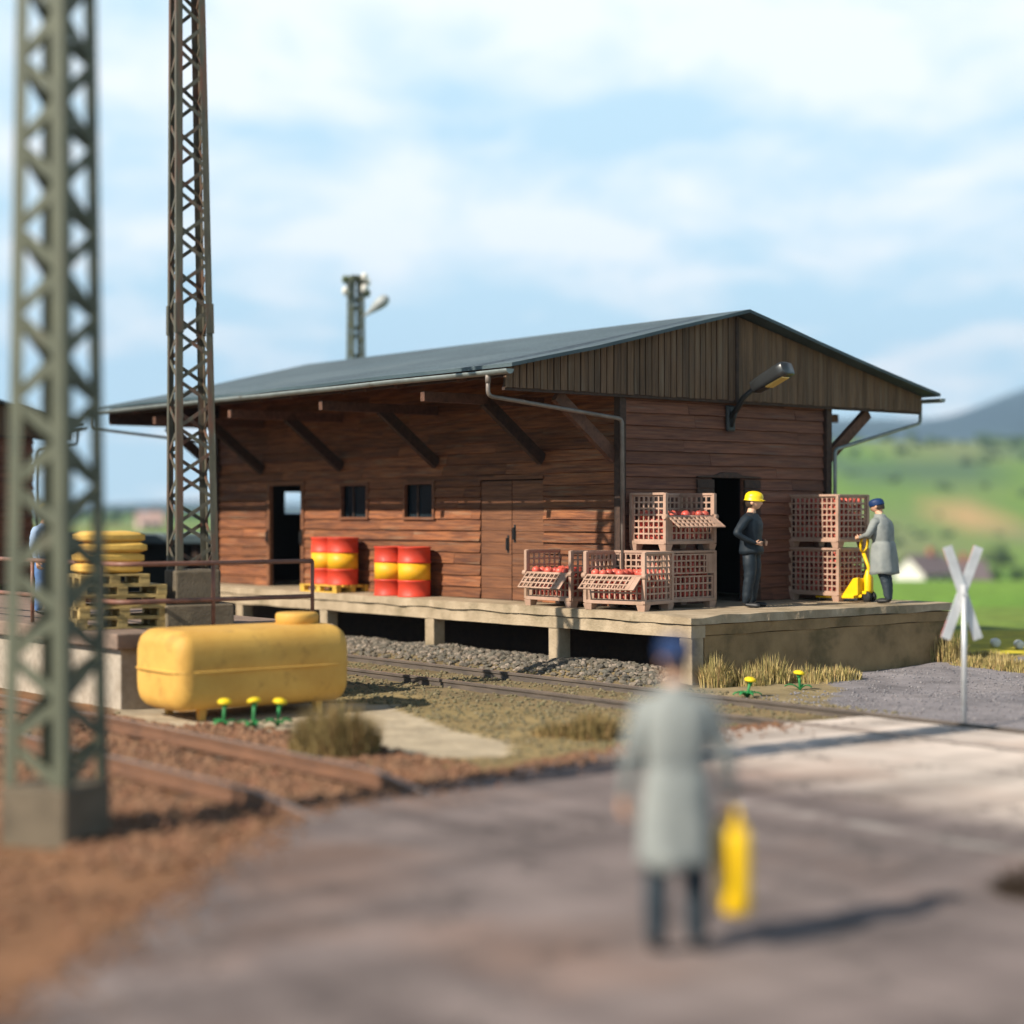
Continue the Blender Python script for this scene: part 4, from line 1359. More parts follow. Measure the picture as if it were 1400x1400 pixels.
# the seam: a thin flange all round
pts = []
for j in range(56):
    th = 2 * pi * j / 56; c, s = cos(th), sin(th); k = (abs(c) ** 7 + abs(s) ** 7) ** (-1 / 7)
    pts.append((1.255 * c * k, .675 * s * k))
mb.prism(pts, lambda a, b: (a, b, .60), lambda a, b: (a, b, .628)); mb.build('seam_flange', tank_y, t, bevel=.008)
mb = MB(); mb.lathe([(.275, 1.07), (.28, 1.21), (.27, 1.24), (.23, 1.25), (.03, 1.255)], 28, Matrix.Translation((.78, 0, 0)), rnd=.5); mb.build('filler_cap', tank_y, t)
for x in (-.82, .82):
    for y in (-.42, .42):
        mb = MB(); mb.hexa([(x - .03, y - .03, -.04), (x + .03, y - .03, -.04), (x + .03, y + .03, -.04), (x - .03, y + .03, -.04), (x - .055, y - .06, .2), (x + .055, y - .06, .2), (x + .055, y + .06, .2), (x - .055, y + .06, .2)], rnd=.5)
        mb.build('foot', tank_y, t)

# ------------------------------------------------------------------ crossing sign, seen from behind
sx, sy = 5.33, 20.4
t = thing('crossing_sign', 'silver backed railway crossing cross on a thin post at the right', 'sign', (sx, sy, ground_z(sx, sy) - .02), radians(6))
ZC = 1.60
mb = MB(); mb.tube([(0, .0, 0), (0, .0, ZC + .10)], .031, 10); mb.tube([(0, 0, ZC - .02), (0, -.035, ZC - .02)], .03, 8); mb.build('post', sign_back, t)
for ang, yy in ((radians(-19), .045), (radians(20.5), .066)):
    M = Matrix.Translation((0, yy, ZC)) @ Matrix.Rotation(ang, 4, 'Y')
    mb = MB(); mb.mbox(M, .118, .018, 1.16); arm = mb.build('cross_arm', sign_back, t, bevel=.004)
    mb = MB(); mb.mbox(M @ Matrix.Translation((0, .0115, 0)), .114, .003, .72); mb.build('white_face', sign_white, arm)
    for q in (-.47, .47):
        mb = MB(); mb.mbox(M @ Matrix.Translation((0, .0068, q)), .1192, .010, .21); mb.build('red_tip', sign_red, arm)


# ------------------------------------------------------------------ pallet trucks
def pallet_truck(label, loc, rz, hl=1.05, forkl=.95, lean=.10, hb=.42, hw=.10, tr=.022):
    """forks reach along local +Y, handle at the -Y end"""
    t = thing('pallet_truck', label, 'pallet truck', loc, rz)
    mb = MB()
    for x in (-.19, .19):
        mb.hexa([(x - .075, .08, .065), (x + .075, .08, .065), (x + .05, .08 + forkl, .055), (x - .05, .08 + forkl, .055), (x - .075, .08, .115), (x + .075, .08, .115), (x + .05, .08 + forkl, .085), (x - .05, .08 + forkl, .085)])
    mb.build('fork', jack_y, t, bevel=.006)
    mb = MB()
    prof = [(.02, .12), (.34, .05), (.34, .11), (.12, hb - .02), (.02, hb)]
    for x in (-.23, .155):
        mb.prism(prof, lambda a, z: (x, a, z), lambda a, z: (x + .075, a, z))
    mb.box(-.154, .154, .03, .10, .13, hb - .02); mb.build('chassis', jack_y, t, bevel=.012)
    mb = MB(); mb.lathe([(.07, .16), (.075, .2), (.075, hb), (.055, hb + .05), (.045, hb + .10), (.03, hb + .13)], 14, Matrix.Translation((0, -.03, 0))); mb.box(-.12, .12, -.07, .02, .14, .19); mb.build('pump', jack_y, t)
    for x in (-.07, .07):
        mb = MB(); mb.lathe([(.02, -.03), (.085, -.03), (.09, -.02), (.09, .02), (.085, .03), (.02, .03)], 16, Matrix.Translation((x, -.05, .09)) @ Matrix.Rotation(pi / 2, 4, 'Y')); mb.build('wheel', rubber, t)
    for x in (-.19, .19):
        mb = MB(); mb.lathe([(.01, -.04), (.035, -.04), (.035, .04), (.01, .04)], 10, Matrix.Translation((x, .08 + forkl - .12, .036)) @ Matrix.Rotation(pi / 2, 4, 'Y')); mb.build('roller', rubber, t)
    yh = -.03 - lean
    mb = MB(); mb.tube(bend([(0, -.03, hb + .03), (0, -.05, hb + .15), (0, yh, hl - .26)], .05), tr + .008, 10)
    loop = [(0, yh, hl - .28), (-hw * .9, yh - .01, hl - .2), (-hw, yh - .03, hl - .06), (-hw * .6, yh - .035, hl), (hw * .6, yh - .035, hl), (hw, yh - .03, hl - .06), (hw * .9, yh - .01, hl - .2), (0, yh, hl - .28)]
    mb.tube(bend(loop, .05), tr, 8)
    mb.build('handle', jack_y, t)
    return t


pallet_truck('yellow hand pallet truck pushed under the crates by the man in grey', site(5.18, .99, PZ), PHI + radians(4), 1.10, .80, -.10)


# ------------------------------------------------------------------ people
def make_person(label, loc, rz, H, pose, cols, headturn=0., nod=0., hat=None, coat=None, lean=0., name='person', fat=1.2):
    """stands on its origin, faces local -Y. cols: skin, top, trousers, shoes, hair"""
    root = thing(name, label, 'person', loc, rz)
    k = H / 1.75
    J = {}
    nodes = []            # name, pos, rx, ry, parent, mat
    def nd(nm, pos, rx, ry, par, mi):
        p = Vector(pose.get(nm, pos))
        if p.z > .95 and lean: p.y -= lean * (p.z - .95)
        J[nm] = len(nodes); nodes.append([nm, p, rx, ry, par, mi])
    nd('pelvis', (0, .0, .95), .15, .115, None, 2)
    nd('waist', (0, .0, 1.08), .140, .10, 'pelvis', 1)
    nd('chest', (0, .0, 1.27), .165, .115, 'waist', 1)
    nd('upper', (0, .01, 1.40), .135, .095, 'chest', 1)
    nd('neck', (0, .0, 1.485), .056, .056, 'upper', 0)
    nd('skull', (0, -.012, 1.60), .058, .062, 'neck', 0)
    for sd, s in (('R', -1), ('L', 1)):
        nd('sh' + sd, (s * .185, .005, 1.405), .074, .074, 'upper', 1)
        nd('el' + sd, (s * .245, .03, 1.135), .058, .058, 'sh' + sd, 1)
        nd('wr' + sd, (s * .25, -.05, .885), .034, .032, 'el' + sd, 1)
        w = Vector(nodes[J['wr' + sd]][1]); e = Vector(nodes[J['el' + sd]][1])
        d = Vector(pose['hand' + sd]).normalized() if 'hand' + sd in pose else (w - e).normalized()
        side = Vector(pose['palm' + sd]).normalized() if 'palm' + sd in pose else Vector((0, -1, 0))
        side = (side - d * side.dot(d)).normalized()
        nrm = d.cross(side)
        def raw(nm, p, r, par):
            J[nm] = len(nodes); nodes.append([nm, p, r[0], r[1], par, 0])
        raw('hb' + sd, w + d * .035, (.026, .022), 'wr' + sd)
        raw('pm' + sd, w + d * .085, (.036, .02), 'hb' + sd)
        curl = pose.get('curl', .55)
        for f, (o, ln) in enumerate(((.030, .072), (.010, .082), (-.010, .076), (-.029, .060))):
            b0 = w + d * .098 + side * o
            cd = (d * cos(curl) + nrm * sin(curl) * s).normalized(); cd2 = (d * cos(2.1 * curl) + nrm * sin(2.1 * curl) * s).normalized()
            raw('f%d%sa' % (f, sd), b0 + d * .008, (.0095, .0095), 'pm' + sd)
            raw('f%d%sb' % (f, sd), b0 + cd * ln * .5, (.009, .009), 'f%d%sa' % (f, sd))
            raw('f%d%sc' % (f, sd), b0 + cd * ln * .5 + cd2 * ln * .5, (.0075, .0075), 'f%d%sb' % (f, sd))
        raw('t' + sd + 'a', w + d * .05 + side * .036, (.012, .012), 'hb' + sd)
        raw('t' + sd + 'b', w + d * .085 + side * .055 + nrm * .012 * s, (.0095, .0095), 't' + sd + 'a')
        nd('hip' + sd, (s * .088, .0, .90), .090, .092, 'pelvis', 2)
        nd('th' + sd, (s * .100, -.005, .70), .094, .098, 'hip' + sd, 2)
        nd('kn' + sd, (s * .108, -.015, .49), .076, .080, 'th' + sd, 2)
        nd('cf' + sd, (s * .112, .012, .32), .070, .078, 'kn' + sd, 2)
        nd('an' + sd, (s * .115, .02, .105), .060, .066, 'cf' + sd, 2)
        nd('he' + sd, (s * .115, .035, .045), .040, .042, 'an' + sd, 3)
        nd('ba' + sd, (s * .125, -.10, .038), .043, .034, 'he' + sd, 3)
        nd('to' + sd, (s * .13, -.165, .034), .034, .028, 'ba' + sd, 3)
    bm = bmesh.new()
    lay = bm.verts.layers.skin.verify()
    bv = []
    for nm, p, rx, ry, par, mi in nodes:
        v = bm.verts.new(p); v[lay].radius = (rx, ry); bv.append(v)
    bv[0][lay].use_root = True
    for i, nde in enumerate(nodes):
        if nde[4]: bm.edges.new((bv[J[nde[4]]], bv[i]))
    me = bpy.data.meshes.new('skel'); bm.to_mesh(me); bm.free()
    tmp = bpy.data.objects.new('skel', me); COL.objects.link(tmp)
    sk = tmp.modifiers.new('s', 'SKIN'); sk.use_smooth_shade = True; sk.branch_smoothing = .3
    sb = tmp.modifiers.new('d', 'SUBSURF'); sb.levels = 2; sb.render_levels = 2
    dg = bpy.context.evaluated_depsgraph_get()
    bme = bpy.data.meshes.new_from_object(tmp.evaluated_get(dg))
    bpy.data.objects.remove(tmp); bpy.data.meshes.remove(me)
    for v in bme.vertices:
        q = v.co
        v.co = q + v.normal * (.009 * noise.noise(Vector((q.x * 9, q.y * 9, q.z * 14))) + .005 * noise.noise(Vector((q.x * 20, q.y * 20, q.z * 30)))) * (1 if .1 < q.z < 1.45 and abs(q.x) < .3 else .2)
    for p in bme.polygons: p.use_smooth = True
    segs = [(nodes[J[n[4]]][1], n[1], n[5], (n[2] + n[3]) / 2) for n in nodes if n[4]]
    mi = []
    for p in bme.polygons:
        c = p.center; best = None
        for a, b, m, r in segs:
            ab = b - a; tt = max(0, min(1, (c - a).dot(ab) / max(ab.length_squared, 1e-9)))
            dd = (c - a - ab * tt).length / (r + .02)
            if best is None or dd < best[0]: best = (dd, m)
        mi.append(best[1])
    # head
    hb = MB()
    hc = nodes[J['skull']][1] + Vector((0, -.018, .055))
    HM = Matrix.Translation(hc) @ Matrix.Rotation(headturn, 4, 'Z') @ Matrix.Rotation(nod, 4, 'X')
    n, mrow = 24, 16
    vs = []
    for i in range(mrow + 1):
        ph = pi * i / mrow
        for j in range(n):
            th = 2 * pi * j / n
            x, y, z = sin(ph) * sin(th), -sin(ph) * cos(th), cos(ph)
            X, Y, Z = x * .077, y * .097, z * .118
            if z < 0:
                X *= 1 - .30 * (-z) ** 1.3
                if y > 0: Y *= 1 - .35 * (-z)
            if y < -.3:
                Y += .010 * math.exp(-((z - .12) / .12) ** 2) * math.exp(-((abs(x) - .38) / .16) ** 2)      # eye sockets
                Y -= .026 * math.exp(-((z + .12) / .13) ** 2) * math.exp(-(x / .13) ** 2)                    # nose
                Y -= .007 * math.exp(-((z - .28) / .08) ** 2) * math.exp(-(x / .5) ** 2)                      # brow
                Y -= .007 * math.exp(-((z + .46) / .07) ** 2) * math.exp(-(x / .3) ** 2)                      # lips
                Y -= .010 * math.exp(-((z + .78) / .12) ** 2) * math.exp(-(x / .3) ** 2)                      # chin
            vs.append(HM @ Vector((X, Y, Z)))
    fs = [(i * n + j, (i + 1) * n + j, (i + 1) * n + (j + 1) % n, i * n + (j + 1) % n) for i in range(mrow) for j in range(n)]
    hb.add(vs, fs, 0, True, .5)
    for s in (-1, 1):
        hb.ball(HM @ Vector((s * .078, .008, -.006)), .012, .022, .033, 10, 0, .5)
        hb.ball(HM @ Vector((s * .030, -.083, .016)), .012, .009, .008, 8, 5, .5)
        hb.tube([HM @ Vector((s * .016, -.094, .036)), HM @ Vector((s * .046, -.086, .036))], .0045, 5, 4)
    hb.tube([HM @ Vector((-.022, -.094, -.052)), HM @ Vector((0, -.099, -.051)), HM @ Vector((.022, -.094, -.052))], .0035, 5, 6)
    # joined into one figure
    base = [tuple(v.co) for v in bme.vertices]
    body = MB()
    body.v = base; body.f = [tuple(p.vertices) for p in bme.polygons]; body.m = mi; body.r = [.5] * len(mi); body.s = [True] * len(mi)
    o = len(body.v)
    body.v += hb.v; body.f += [tuple(i + o for i in f) for f in hb.f]; body.m += hb.m; body.r += hb.r; body.s += hb.s
    bo = body.build('body', [cols[0], cols[1], cols[2], cols[3], cols[4], eye_m, pmat('lips', (.38, .16, .12))], root)
    bo.scale = (k * fat, k * fat, k)
    # hair shell
    hs = MB(); vs = []
    for i in range(11):
        ph = pi * .70 * i / 10
        for j in range(n):
            th = 2 * pi * j / n
            x, y, z = sin(ph) * sin(th), -sin(ph) * cos(th), cos(ph)
            cut = 1.0
            q = 1.06 if (y > .18 or z > .55) else .90
            vs.append(HM @ Vector((x * .077 * q, y * .097 * q + .003, z * .118 * q)))
    fs = [(i * n + j, (i + 1) * n + j, (i + 1) * n + (j + 1) % n, i * n + (j + 1) % n) for i in range(10) for j in range(n)]
    hs.add(vs, fs, 0, True, .5); h_ = hs.build('hair', cols[4], root); h_.scale = (k * fat, k * fat, k)
    if hat:
        hm = MB()
        if hat == 'helmet':
            M = HM @ Matrix.Translation((0, .0, .046)) @ Matrix.Rotation(.12, 4, 'X') @ Matrix.Diagonal((1, 1.18, 1, 1))
            hm.lathe([(.092, -.02), (.103, -.024), (.105, -.016), (.097, .0), (.098, .045), (.090, .085), (.066, .116), (.03, .132), (.004, .135)], 24, M, rnd=.5)
            hm.mbox(HM @ Matrix.Translation((0, -.112, .036)) @ Matrix.Rotation(.3, 4, 'X'), .11, .055, .010)
            hh = hm.build('helmet', helm_y, root, bevel=.003)
        else:
            M = HM @ Matrix.Translation((0, .010, .036)) @ Matrix.Rotation(-.14, 4, 'X') @ Matrix.Diagonal((1, 1.16, 1, 1))
            hm.lathe([(.086, -.03), (.095, -.022), (.096, .03), (.092, .055), (.072, .084), (.035, .098), (.004, .10)], 24, M, rnd=.5)
            hh = hm.build('cap', cap_b, root, bevel=.003)
        hh.scale = (k * fat, k * fat, k)
    if coat:
        cm = MB(); rings = coat; n = 36; vs = []
        for i, (z, rx, ry, yo) in enumerate(rings):
            y = yo - (lean * (z - .95) if z > .95 else 0)
            for j in range(n):
                th = 2 * pi * j / n
                fold = 1 + (.030 * sin(th * 7 + 1.3 * i * .3) + .02 * sin(th * 3 + i)) * max(0, min(1, (1.15 - z) / .4))
                kk = (abs(cos(th)) ** 2.6 + abs(sin(th)) ** 2.6) ** (-1 / 2.6)
                fold += .04 * noise.noise(Vector((sin(th) * 2.2, cos(th) * 2.2, z * 5)))
                vs.append((rx * sin(th) * fold * kk, y - ry * cos(th) * fold * kk, z + (.012 * sin(th * 4) if i == 0 else 0)))
        m = len(rings)
        fs = [(i * n + j, (i + 1) * n + j, (i + 1) * n + (j + 1) % n, i * n + (j + 1) % n) for i in range(m - 1) for j in range(n)]
        fs.append(tuple(range((m - 1) * n, m * n)))
        cm.add(vs, fs, 0, True, .5); c_ = cm.build('coat', cols[1], root); c_.scale = (k * fat, k * fat, k)
        sd = c_.modifiers.new('thick', 'SOLIDIFY'); sd.thickness = .012
    return root


COATR = [(.50, .240, .185, .0), (.56, .236, .182, 0), (.62, .232, .178, 0), (.70, .226, .173, 0), (.78, .218, .168, 0), (.86, .210, .163, 0), (.93, .202, .157, .0), (1.0, .190, .149, 0), (1.045, .178, .138, 0), (1.06, .172, .133, 0), (1.075, .178, .138, 0), (1.13, .186, .142, 0), (1.2, .195, .145, .005), (1.32, .205, .145, .01), (1.40, .190, .125, .012), (1.45, .135, .095, .01), (1.485, .080, .080, .004), (1.525, .072, .074, .0)]
# worker in dark blue, hands at his waist
make_person('man in dark blue work clothes and a yellow helmet standing with hands at his waist', site(2.42, 1.06, PZ + .004), radians(66), 1.76,
            {'elR': (-.335, .10, 1.16), 'wrR': (-.21, -.09, 1.015), 'handR': (.75, -.62, -.05), 'palmR': (0, 0, 1), 'elL': (.335, .10, 1.16), 'wrL': (.21, -.09, 1.015), 'handL': (-.75, -.62, -.05), 'palmL': (0, 0, 1),
             'anR': (-.115, .03, .105), 'heR': (-.115, .045, .045), 'baR': (-.145, -.09, .038), 'toR': (-.155, -.155, .034), 'curl': .4},
            (skin, navy, navy, shoe, hair_m), headturn=.12, hat='helmet', fat=1.28,
            coat=[(.84, .178, .138, 0), (.90, .182, .142, 0), (1.0, .168, .128, 0), (1.08, .166, .122, 0), (1.2, .186, .134, .004), (1.32, .196, .138, .008), (1.40, .185, .118, .01), (1.45, .125, .09, .008), (1.485, .072, .072, 0)])
# man in the grey coat pushing the pallet truck
make_person('man in a grey coat and blue cap pushing the pallet truck on the platform', site(5.10, .56, PZ + .004), radians(180 + 52), 1.70,
            {'elR': (-.26, -.10, 1.17), 'wrR': (-.08, -.30, 1.12), 'handR': (.4, -.8, -.1), 'palmR': (0, -.2, 1), 'elL': (.27, -.08, 1.17), 'wrL': (.09, -.30, 1.12), 'handL': (-.35, -.85, -.1), 'palmL': (0, -.2, 1), 'curl': .9,
             'anL': (.11, .12, .105), 'heL': (.11, .14, .045), 'baL': (.12, .0, .038), 'toL': (.125, -.065, .034), 'knL': (.10, .03, .49), 'cfL': (.105, .09, .32)},
            (skin, coat_g, trous, shoe, hair_m), headturn=.12, nod=.42, hat='cap', lean=.12, coat=COATR)
# blurred man in the foreground, seen from behind
FX, FY = .90, 9.5
pf = make_person('blurred man in a grey coat and blue cap seen from behind in the foreground', (FX, FY, .104), radians(184), 1.69,
                 {'elR': (-.275, .03, 1.13), 'wrR': (-.315, -.05, .875), 'handR': (-.02, -.25, -1), 'palmR': (0, -1, 0), 'elL': (.262, .04, 1.13), 'wrL': (.285, -.05, .88), 'curl': .8},
                 (skin, coat_g, trous, shoe, hair_m), headturn=.25, nod=.12, hat='cap', lean=.03, coat=[(z, rx * (1 - .10 * max(0, min(1, (1.05 - z) / .5))), ry, q) for z, rx, ry, q in COATR], fat=1.0)
cx_, cy_ = FX + .325, FY + .10
can = thing('canister', 'blurred yellow canister carried in the right hand of the foreground man', 'canister', (cx_, cy_, .104 + .20), radians(6))
mb = MB(); vs = []; n = 28
for z, k in ((0, .80), (.015, .95), (.05, 1), (.40, 1), (.455, .93), (.49, .70), (.50, .40)):
    for j in range(n):
        a = 2 * pi * j / n; c, s = cos(a), sin(a); q = (abs(c) ** 4 + abs(s) ** 4) ** -.25
        vs.append((.080 * k * c * q, .150 * k * s * q, z))
mb.add(vs, [(i * n + j, i * n + (j + 1) % n, (i + 1) * n + (j + 1) % n, (i + 1) * n + j) for i in range(6) for j in range(n)] + [tuple(range(n))[::-1], tuple(range(6 * n, 7 * n))], 0, True, .5)
mb.build('canister_body', jack_y, can)
mb = MB(); mb.tube(bend([(0, -.11, .46), (0, -.11, .56), (0, .09, .56), (0, .09, .46)], .04), .018, 8); mb.build('handle', jack_y, can)
mb = MB(); mb.lathe([(.03, .48), (.03, .535), (.01, .54)], 12, Matrix.Translation((0, .125, -.02))); mb.build('cap', rubber, can)
# worker in blue behind the foreground mast
bp_ = site(-6.85, 6.9, 1.004)
make_person('worker in blue with a yellow helmet half hidden behind the foreground lattice mast', bp_, radians(70), 1.60, {}, (skin, shirt_b, over_b, shoe, hair_m), hat='helmet')


# ------------------------------------------------------------------ plants
def flower(label, X, Y, h, lean_, nleaf, group='yellow flowers'):
    z = ground_z(X, Y)
    t = thing('yellow_flower', label, 'flower', (X, Y, z), R.uniform(0, 6), group)
    a = R.uniform(0, 6)
    top = Vector((lean_ * cos(a), lean_ * sin(a), h))
    mb = MB(); mb.tube([(0, 0, -.02), top * .5 + Vector((0, 0, 0)), top], [.022, .019, .022], 7); mb.tube([top - Vector((0, 0, .05)), top], [.02, .045], 8); mb.build('stem', green_st, t)
    mb = MB(); mb.lathe([(.02, 0), (.075, .006), (.085, .022), (.07, .046), (.03, .06), (.004, .064)], 14, Matrix.Translation(top) @ Matrix.Rotation(.15, 4, 'X'))
    mb.build('bloom', yellow_fl, t)
    for i in range(nleaf):
        b = 2 * pi * i / nleaf + R.uniform(-.4, .4); l = R.uniform(.14, .24)
        d = Vector((cos(b), sin(b), 0)); s_ = Vector((-sin(b), cos(b), 0))
        pts = []
        mb = MB()
        vs = []
        for q in range(5):
            tt = q / 4; w = .035 * sin(pi * (.12 + .8 * tt)); zz = .07 * sin(pi * tt * .8) + .008
            p = d * l * tt
            for e, up in ((-1, .012), (0, 0), (1, .012)):
                vs.append((p.x + s_.x * w * e, p.y + s_.y * w * e, zz + up))
        fs = []
        for q in range(4):
            for e in range(2): fs.append((q * 3 + e, q * 3 + e + 1, q * 3 + e + 4, q * 3 + e + 3))
        mb.add(vs, fs, 0, True); lf = mb.build('leaf', green_st, t)
        sd = lf.modifiers.new('t', 'SOLIDIFY'); sd.thickness = .006
    return t


for lb, px, py, h in (('yellow flower on a green stem in front of the tank, leftmost of three', 305, 996, .27), ('yellow flower on a green stem in front of the tank, between two others', 346, 997, .29),
                      ('yellow flower on a green stem in front of the tank, rightmost of three', 379, 994, .27)):
    flower(lb, *gp(px, py), h, .03, 5)
flower('yellow flower with broad green leaves in dry grass at the platform corner', *gp(1021, 954), .22, .05, 7)
flower('small yellow flower at the right end of the dry grass below the platform', *gp(1094, 944), .22, .02, 3)


def tuft(label, X, Y, rad, h, n, m, group, name='grass_tuft', cat='grass tuft', spread=.5, w=.009):
    z = ground_z(X, Y)
    mb = MB()
    for i in range(n):
        a = R.uniform(0, 2 * pi); r = rad * sqrt(R.random())
        bx, by = r * cos(a), r * sin(a)
        l = h * R.uniform(.4, 1.1) * (1.12 - .55 * (r / rad) ** 2)
        ba = a + R.gauss(0, .9); tl = R.uniform(.1, 1) * spread * (.4 + .6 * r / rad)
        d = Vector((cos(ba), sin(ba), 0)); s_ = Vector((-sin(ba), cos(ba), 0)) * w * R.uniform(.6, 1.3)
        p0 = Vector((bx, by, -.02)); p1 = p0 + Vector((0, 0, l * .55)) + d * l * tl * .3; p2 = p0 + Vector((0, 0, l * (1 - .3 * tl))) + d * l * tl
        mb.add([p0 - s_, p0 + s_, p1 + s_ * .8, p1 - s_ * .8, p2], [(0, 1, 2, 3), (3, 2, 4)], 0, False, R.random())
    o = mb.build(name, m, fixn=False)
    o.location = (X, Y, z)
    return T(o, label, cat, group)


G1 = 'dry grass tufts along the goods platform'
for b, s, rad, h, n, lb in (
        (.28, -.22, .24, .50, 420, 'dry straw grass tuft right at the platform corner post'), (.76, -.44, .30, .36, 372, 'dry straw grass tuft behind the broad leaved yellow flower'),
        (1.42, -.26, .34, .46, 408, 'thick dry straw grass tuft midway between the two yellow flowers'), (1.98, -.56, .40, .30, 324, 'dry grass tuft just left of the small yellow flower'),
        (2.55, -.62, .34, .26, 520, 'low sparse grass tuft where the grey gravel begins')):
    q = site(b, s)
    tuft(lb, q.x, q.y, rad, h, n, straw, G1)
G2 = 'dry grass tufts at the right end of the platform'
for px, py, rad, h, n, lb in (
        (1292, 908, .34, 0.60, 768, 'tall dry grass tuft leaning at the right corner of the platform'), (1332, 912, .42, 0.20, 832, 'low dry grass tuft beside the post of the crossing sign'),
        (1372, 914, .45, 0.23, 896, 'dry grass tuft right of the crossing sign'), (1408, 916, .45, 0.24, 832, 'dry grass tuft at the right margin by the yellow strip'),
        (1350, 902, .50, 0.20, 800, 'dry grass tuft behind the crossing sign along the gravel')):
    tuft(lb, *gp(px, py), rad, h, n, straw, G2)
tuft('large blurred brown grass clump beside the three yellow flowers', *gp(458, 1036), .46, .60, 2200, straw_g, 'grass clumps by the tracks', 'grass_clump', 'grass clump', .6, .007)
tuft('small olive grass clump between the road and the platform track', *gp(812, 1008), .32, .34, 900, straw_g, 'grass clumps by the tracks', 'grass_clump', 'grass clump', .6, .007)
tuft('low olive grass clump left of the small clump beside the pale sand', *gp(762, 1006), .30, .20, 520, straw_g, 'grass clumps by the tracks', 'grass_clump', 'grass clump', .7, .007)
tuft('dark brown shrub at the right edge of the road in the foreground', 3.40, 11.0, .34, .34, 1300, pmat('dark_shrub', (.05, .03, .018), (.03, .02, .012), 5, rough=.9), None, 'dark_shrub', 'shrub', .55, .010)


# ------------------------------------------------------------------ far farm, trees, houses
def house(label, X, Y, L, W, hw, hr, rz, wall, tile, nwin=3):
    z = ground_z(X, Y)
    t = thing('farmhouse', label, 'house', (X, Y, z - .2), rz)
    mb = MB(); mb.box(-L / 2, L / 2, -W / 2, W / 2, 0, hw)
    mb.prism([(-W / 2, hw), (W / 2, hw), (0, hw + hr)], lambda a, zz: (-L / 2, a, zz), lambda a, zz: (L / 2, a, zz)); mb.build('wall', wall, t)
    mb = MB(); e = .5
    for s in (-1, 1):
        sl = hr / (W / 2)
        ps = [(0, hw + hr + .25), (s * (W / 2 + e), hw - sl * e + .25), (s * (W / 2 + e), hw - sl * e + .05), (0, hw + hr + .05)]
        mb.prism(ps, lambda a, zz: (-L / 2 - e, a, zz), lambda a, zz: (L / 2 + e, a, zz))
    rf = mb.build('roof', tile, t)
    mb = MB(); mb.box(L * .2 - .4, L * .2 + .4, -.4, .4, hw + hr - .4, hw + hr + 1.2); mb.build('chimney', tile_red, rf)
    for i in range(nwin):
        x = -L / 2 + L * (i + .5) / nwin
        mb = MB(); mb.box(x - .5, x + .5, -W / 2 - .04, -W / 2 + .05, hw * .45, hw * .45 + 1.3); mb.build('window', glass, t)
    return t


house('white farmhouse with a low purple grey roof in the green valley', 245 * .2385, 245, 6.5, 5.5, 3.3, 2.3, radians(35), white_wall, tile_grey)
house('long grey roofed barn beside the white farmhouse', 258 * .2535, 258, 9.5, 6, 2.4, 2.7, radians(4), pink_wall, tile_grey, 2)
house('small house with an orange roof right of the far trees', 300 * .269, 300, 3.6, 4, 1.4, 1.5, radians(10), white_wall, tile_red, 1)
house('pale pink house with a low roof below the distant hills on the left', 500 * -.2092, 500, 7, 5, 2.6, 2.4, radians(24), pink_wall, pmat('pale_tile', (.55, .36, .31), (.46, .30, .26), 1, rough=.9))


def tree(label, X, Y, h, r, n=420):
    z = ground_z(X, Y)
    t = thing('broadleaf_tree', label, 'tree', (X, Y, z - .1), 0, 'trees in the valley')
    mb = MB(); mb.tube([(0, 0, 0), (.05, 0, h * .3), (0, .05, h * .75)], [r * .09, r * .07, r * .03], 7)
    for i in range(4):
        a = i * 1.6; mb.tube([(0, 0, h * .3), (cos(a) * r * .5, sin(a) * r * .5, h * .6)], [r * .04, r * .015], 5)
    mb.build('trunk', bark, t)
    mb = MB()
    cl = [(Vector((R.gauss(0, .42) * r, R.gauss(0, .42) * r, h * R.uniform(.4, .88))), r * R.uniform(.3, .55)) for _ in range(11)]
    for i in range(n):
        c, q = R.choice(cl)
        d = Vector((R.gauss(0, 1), R.gauss(0, 1), R.gauss(0, 1))).normalized()
        p = c + d * q * R.uniform(.6, 1.05)
        u = d.orthogonal().normalized(); u.rotate(Quaternion(d, R.uniform(0, 6))); v = d.cross(u)
        u *= r * .11; v *= r * .08; w = d * r * .03
        mb.add([p - u, p - v * .8 + w, p + u, p + v * .8 + w], [(0, 1, 2, 3)], 0, False, R.random())
    mb.build('crown', leaf_far, t, fixn=False)
    return t


for lb, px, Y, h, r in (('dark tree just right of the white farmhouse', 1276, 246, 4.6, 1.6), ('round tree in front of the barn in the valley', 1304, 240, 3.4, 1.4), ('lone dark tree on the slope above the barn', 1367, 420, 7., 4.),
                        ('bushy tree behind the crossing sign in the valley', 1356, 285, 4, 2.2), ('small tree beside the orange roofed house', 1391, 300, 4.2, 2.2), ('low tree left of the lone dark one on the slope', 1232, 330, 3.6, 2.2)):
    tree(lb, (px - 700) / 2366 * Y, Y, h, r)

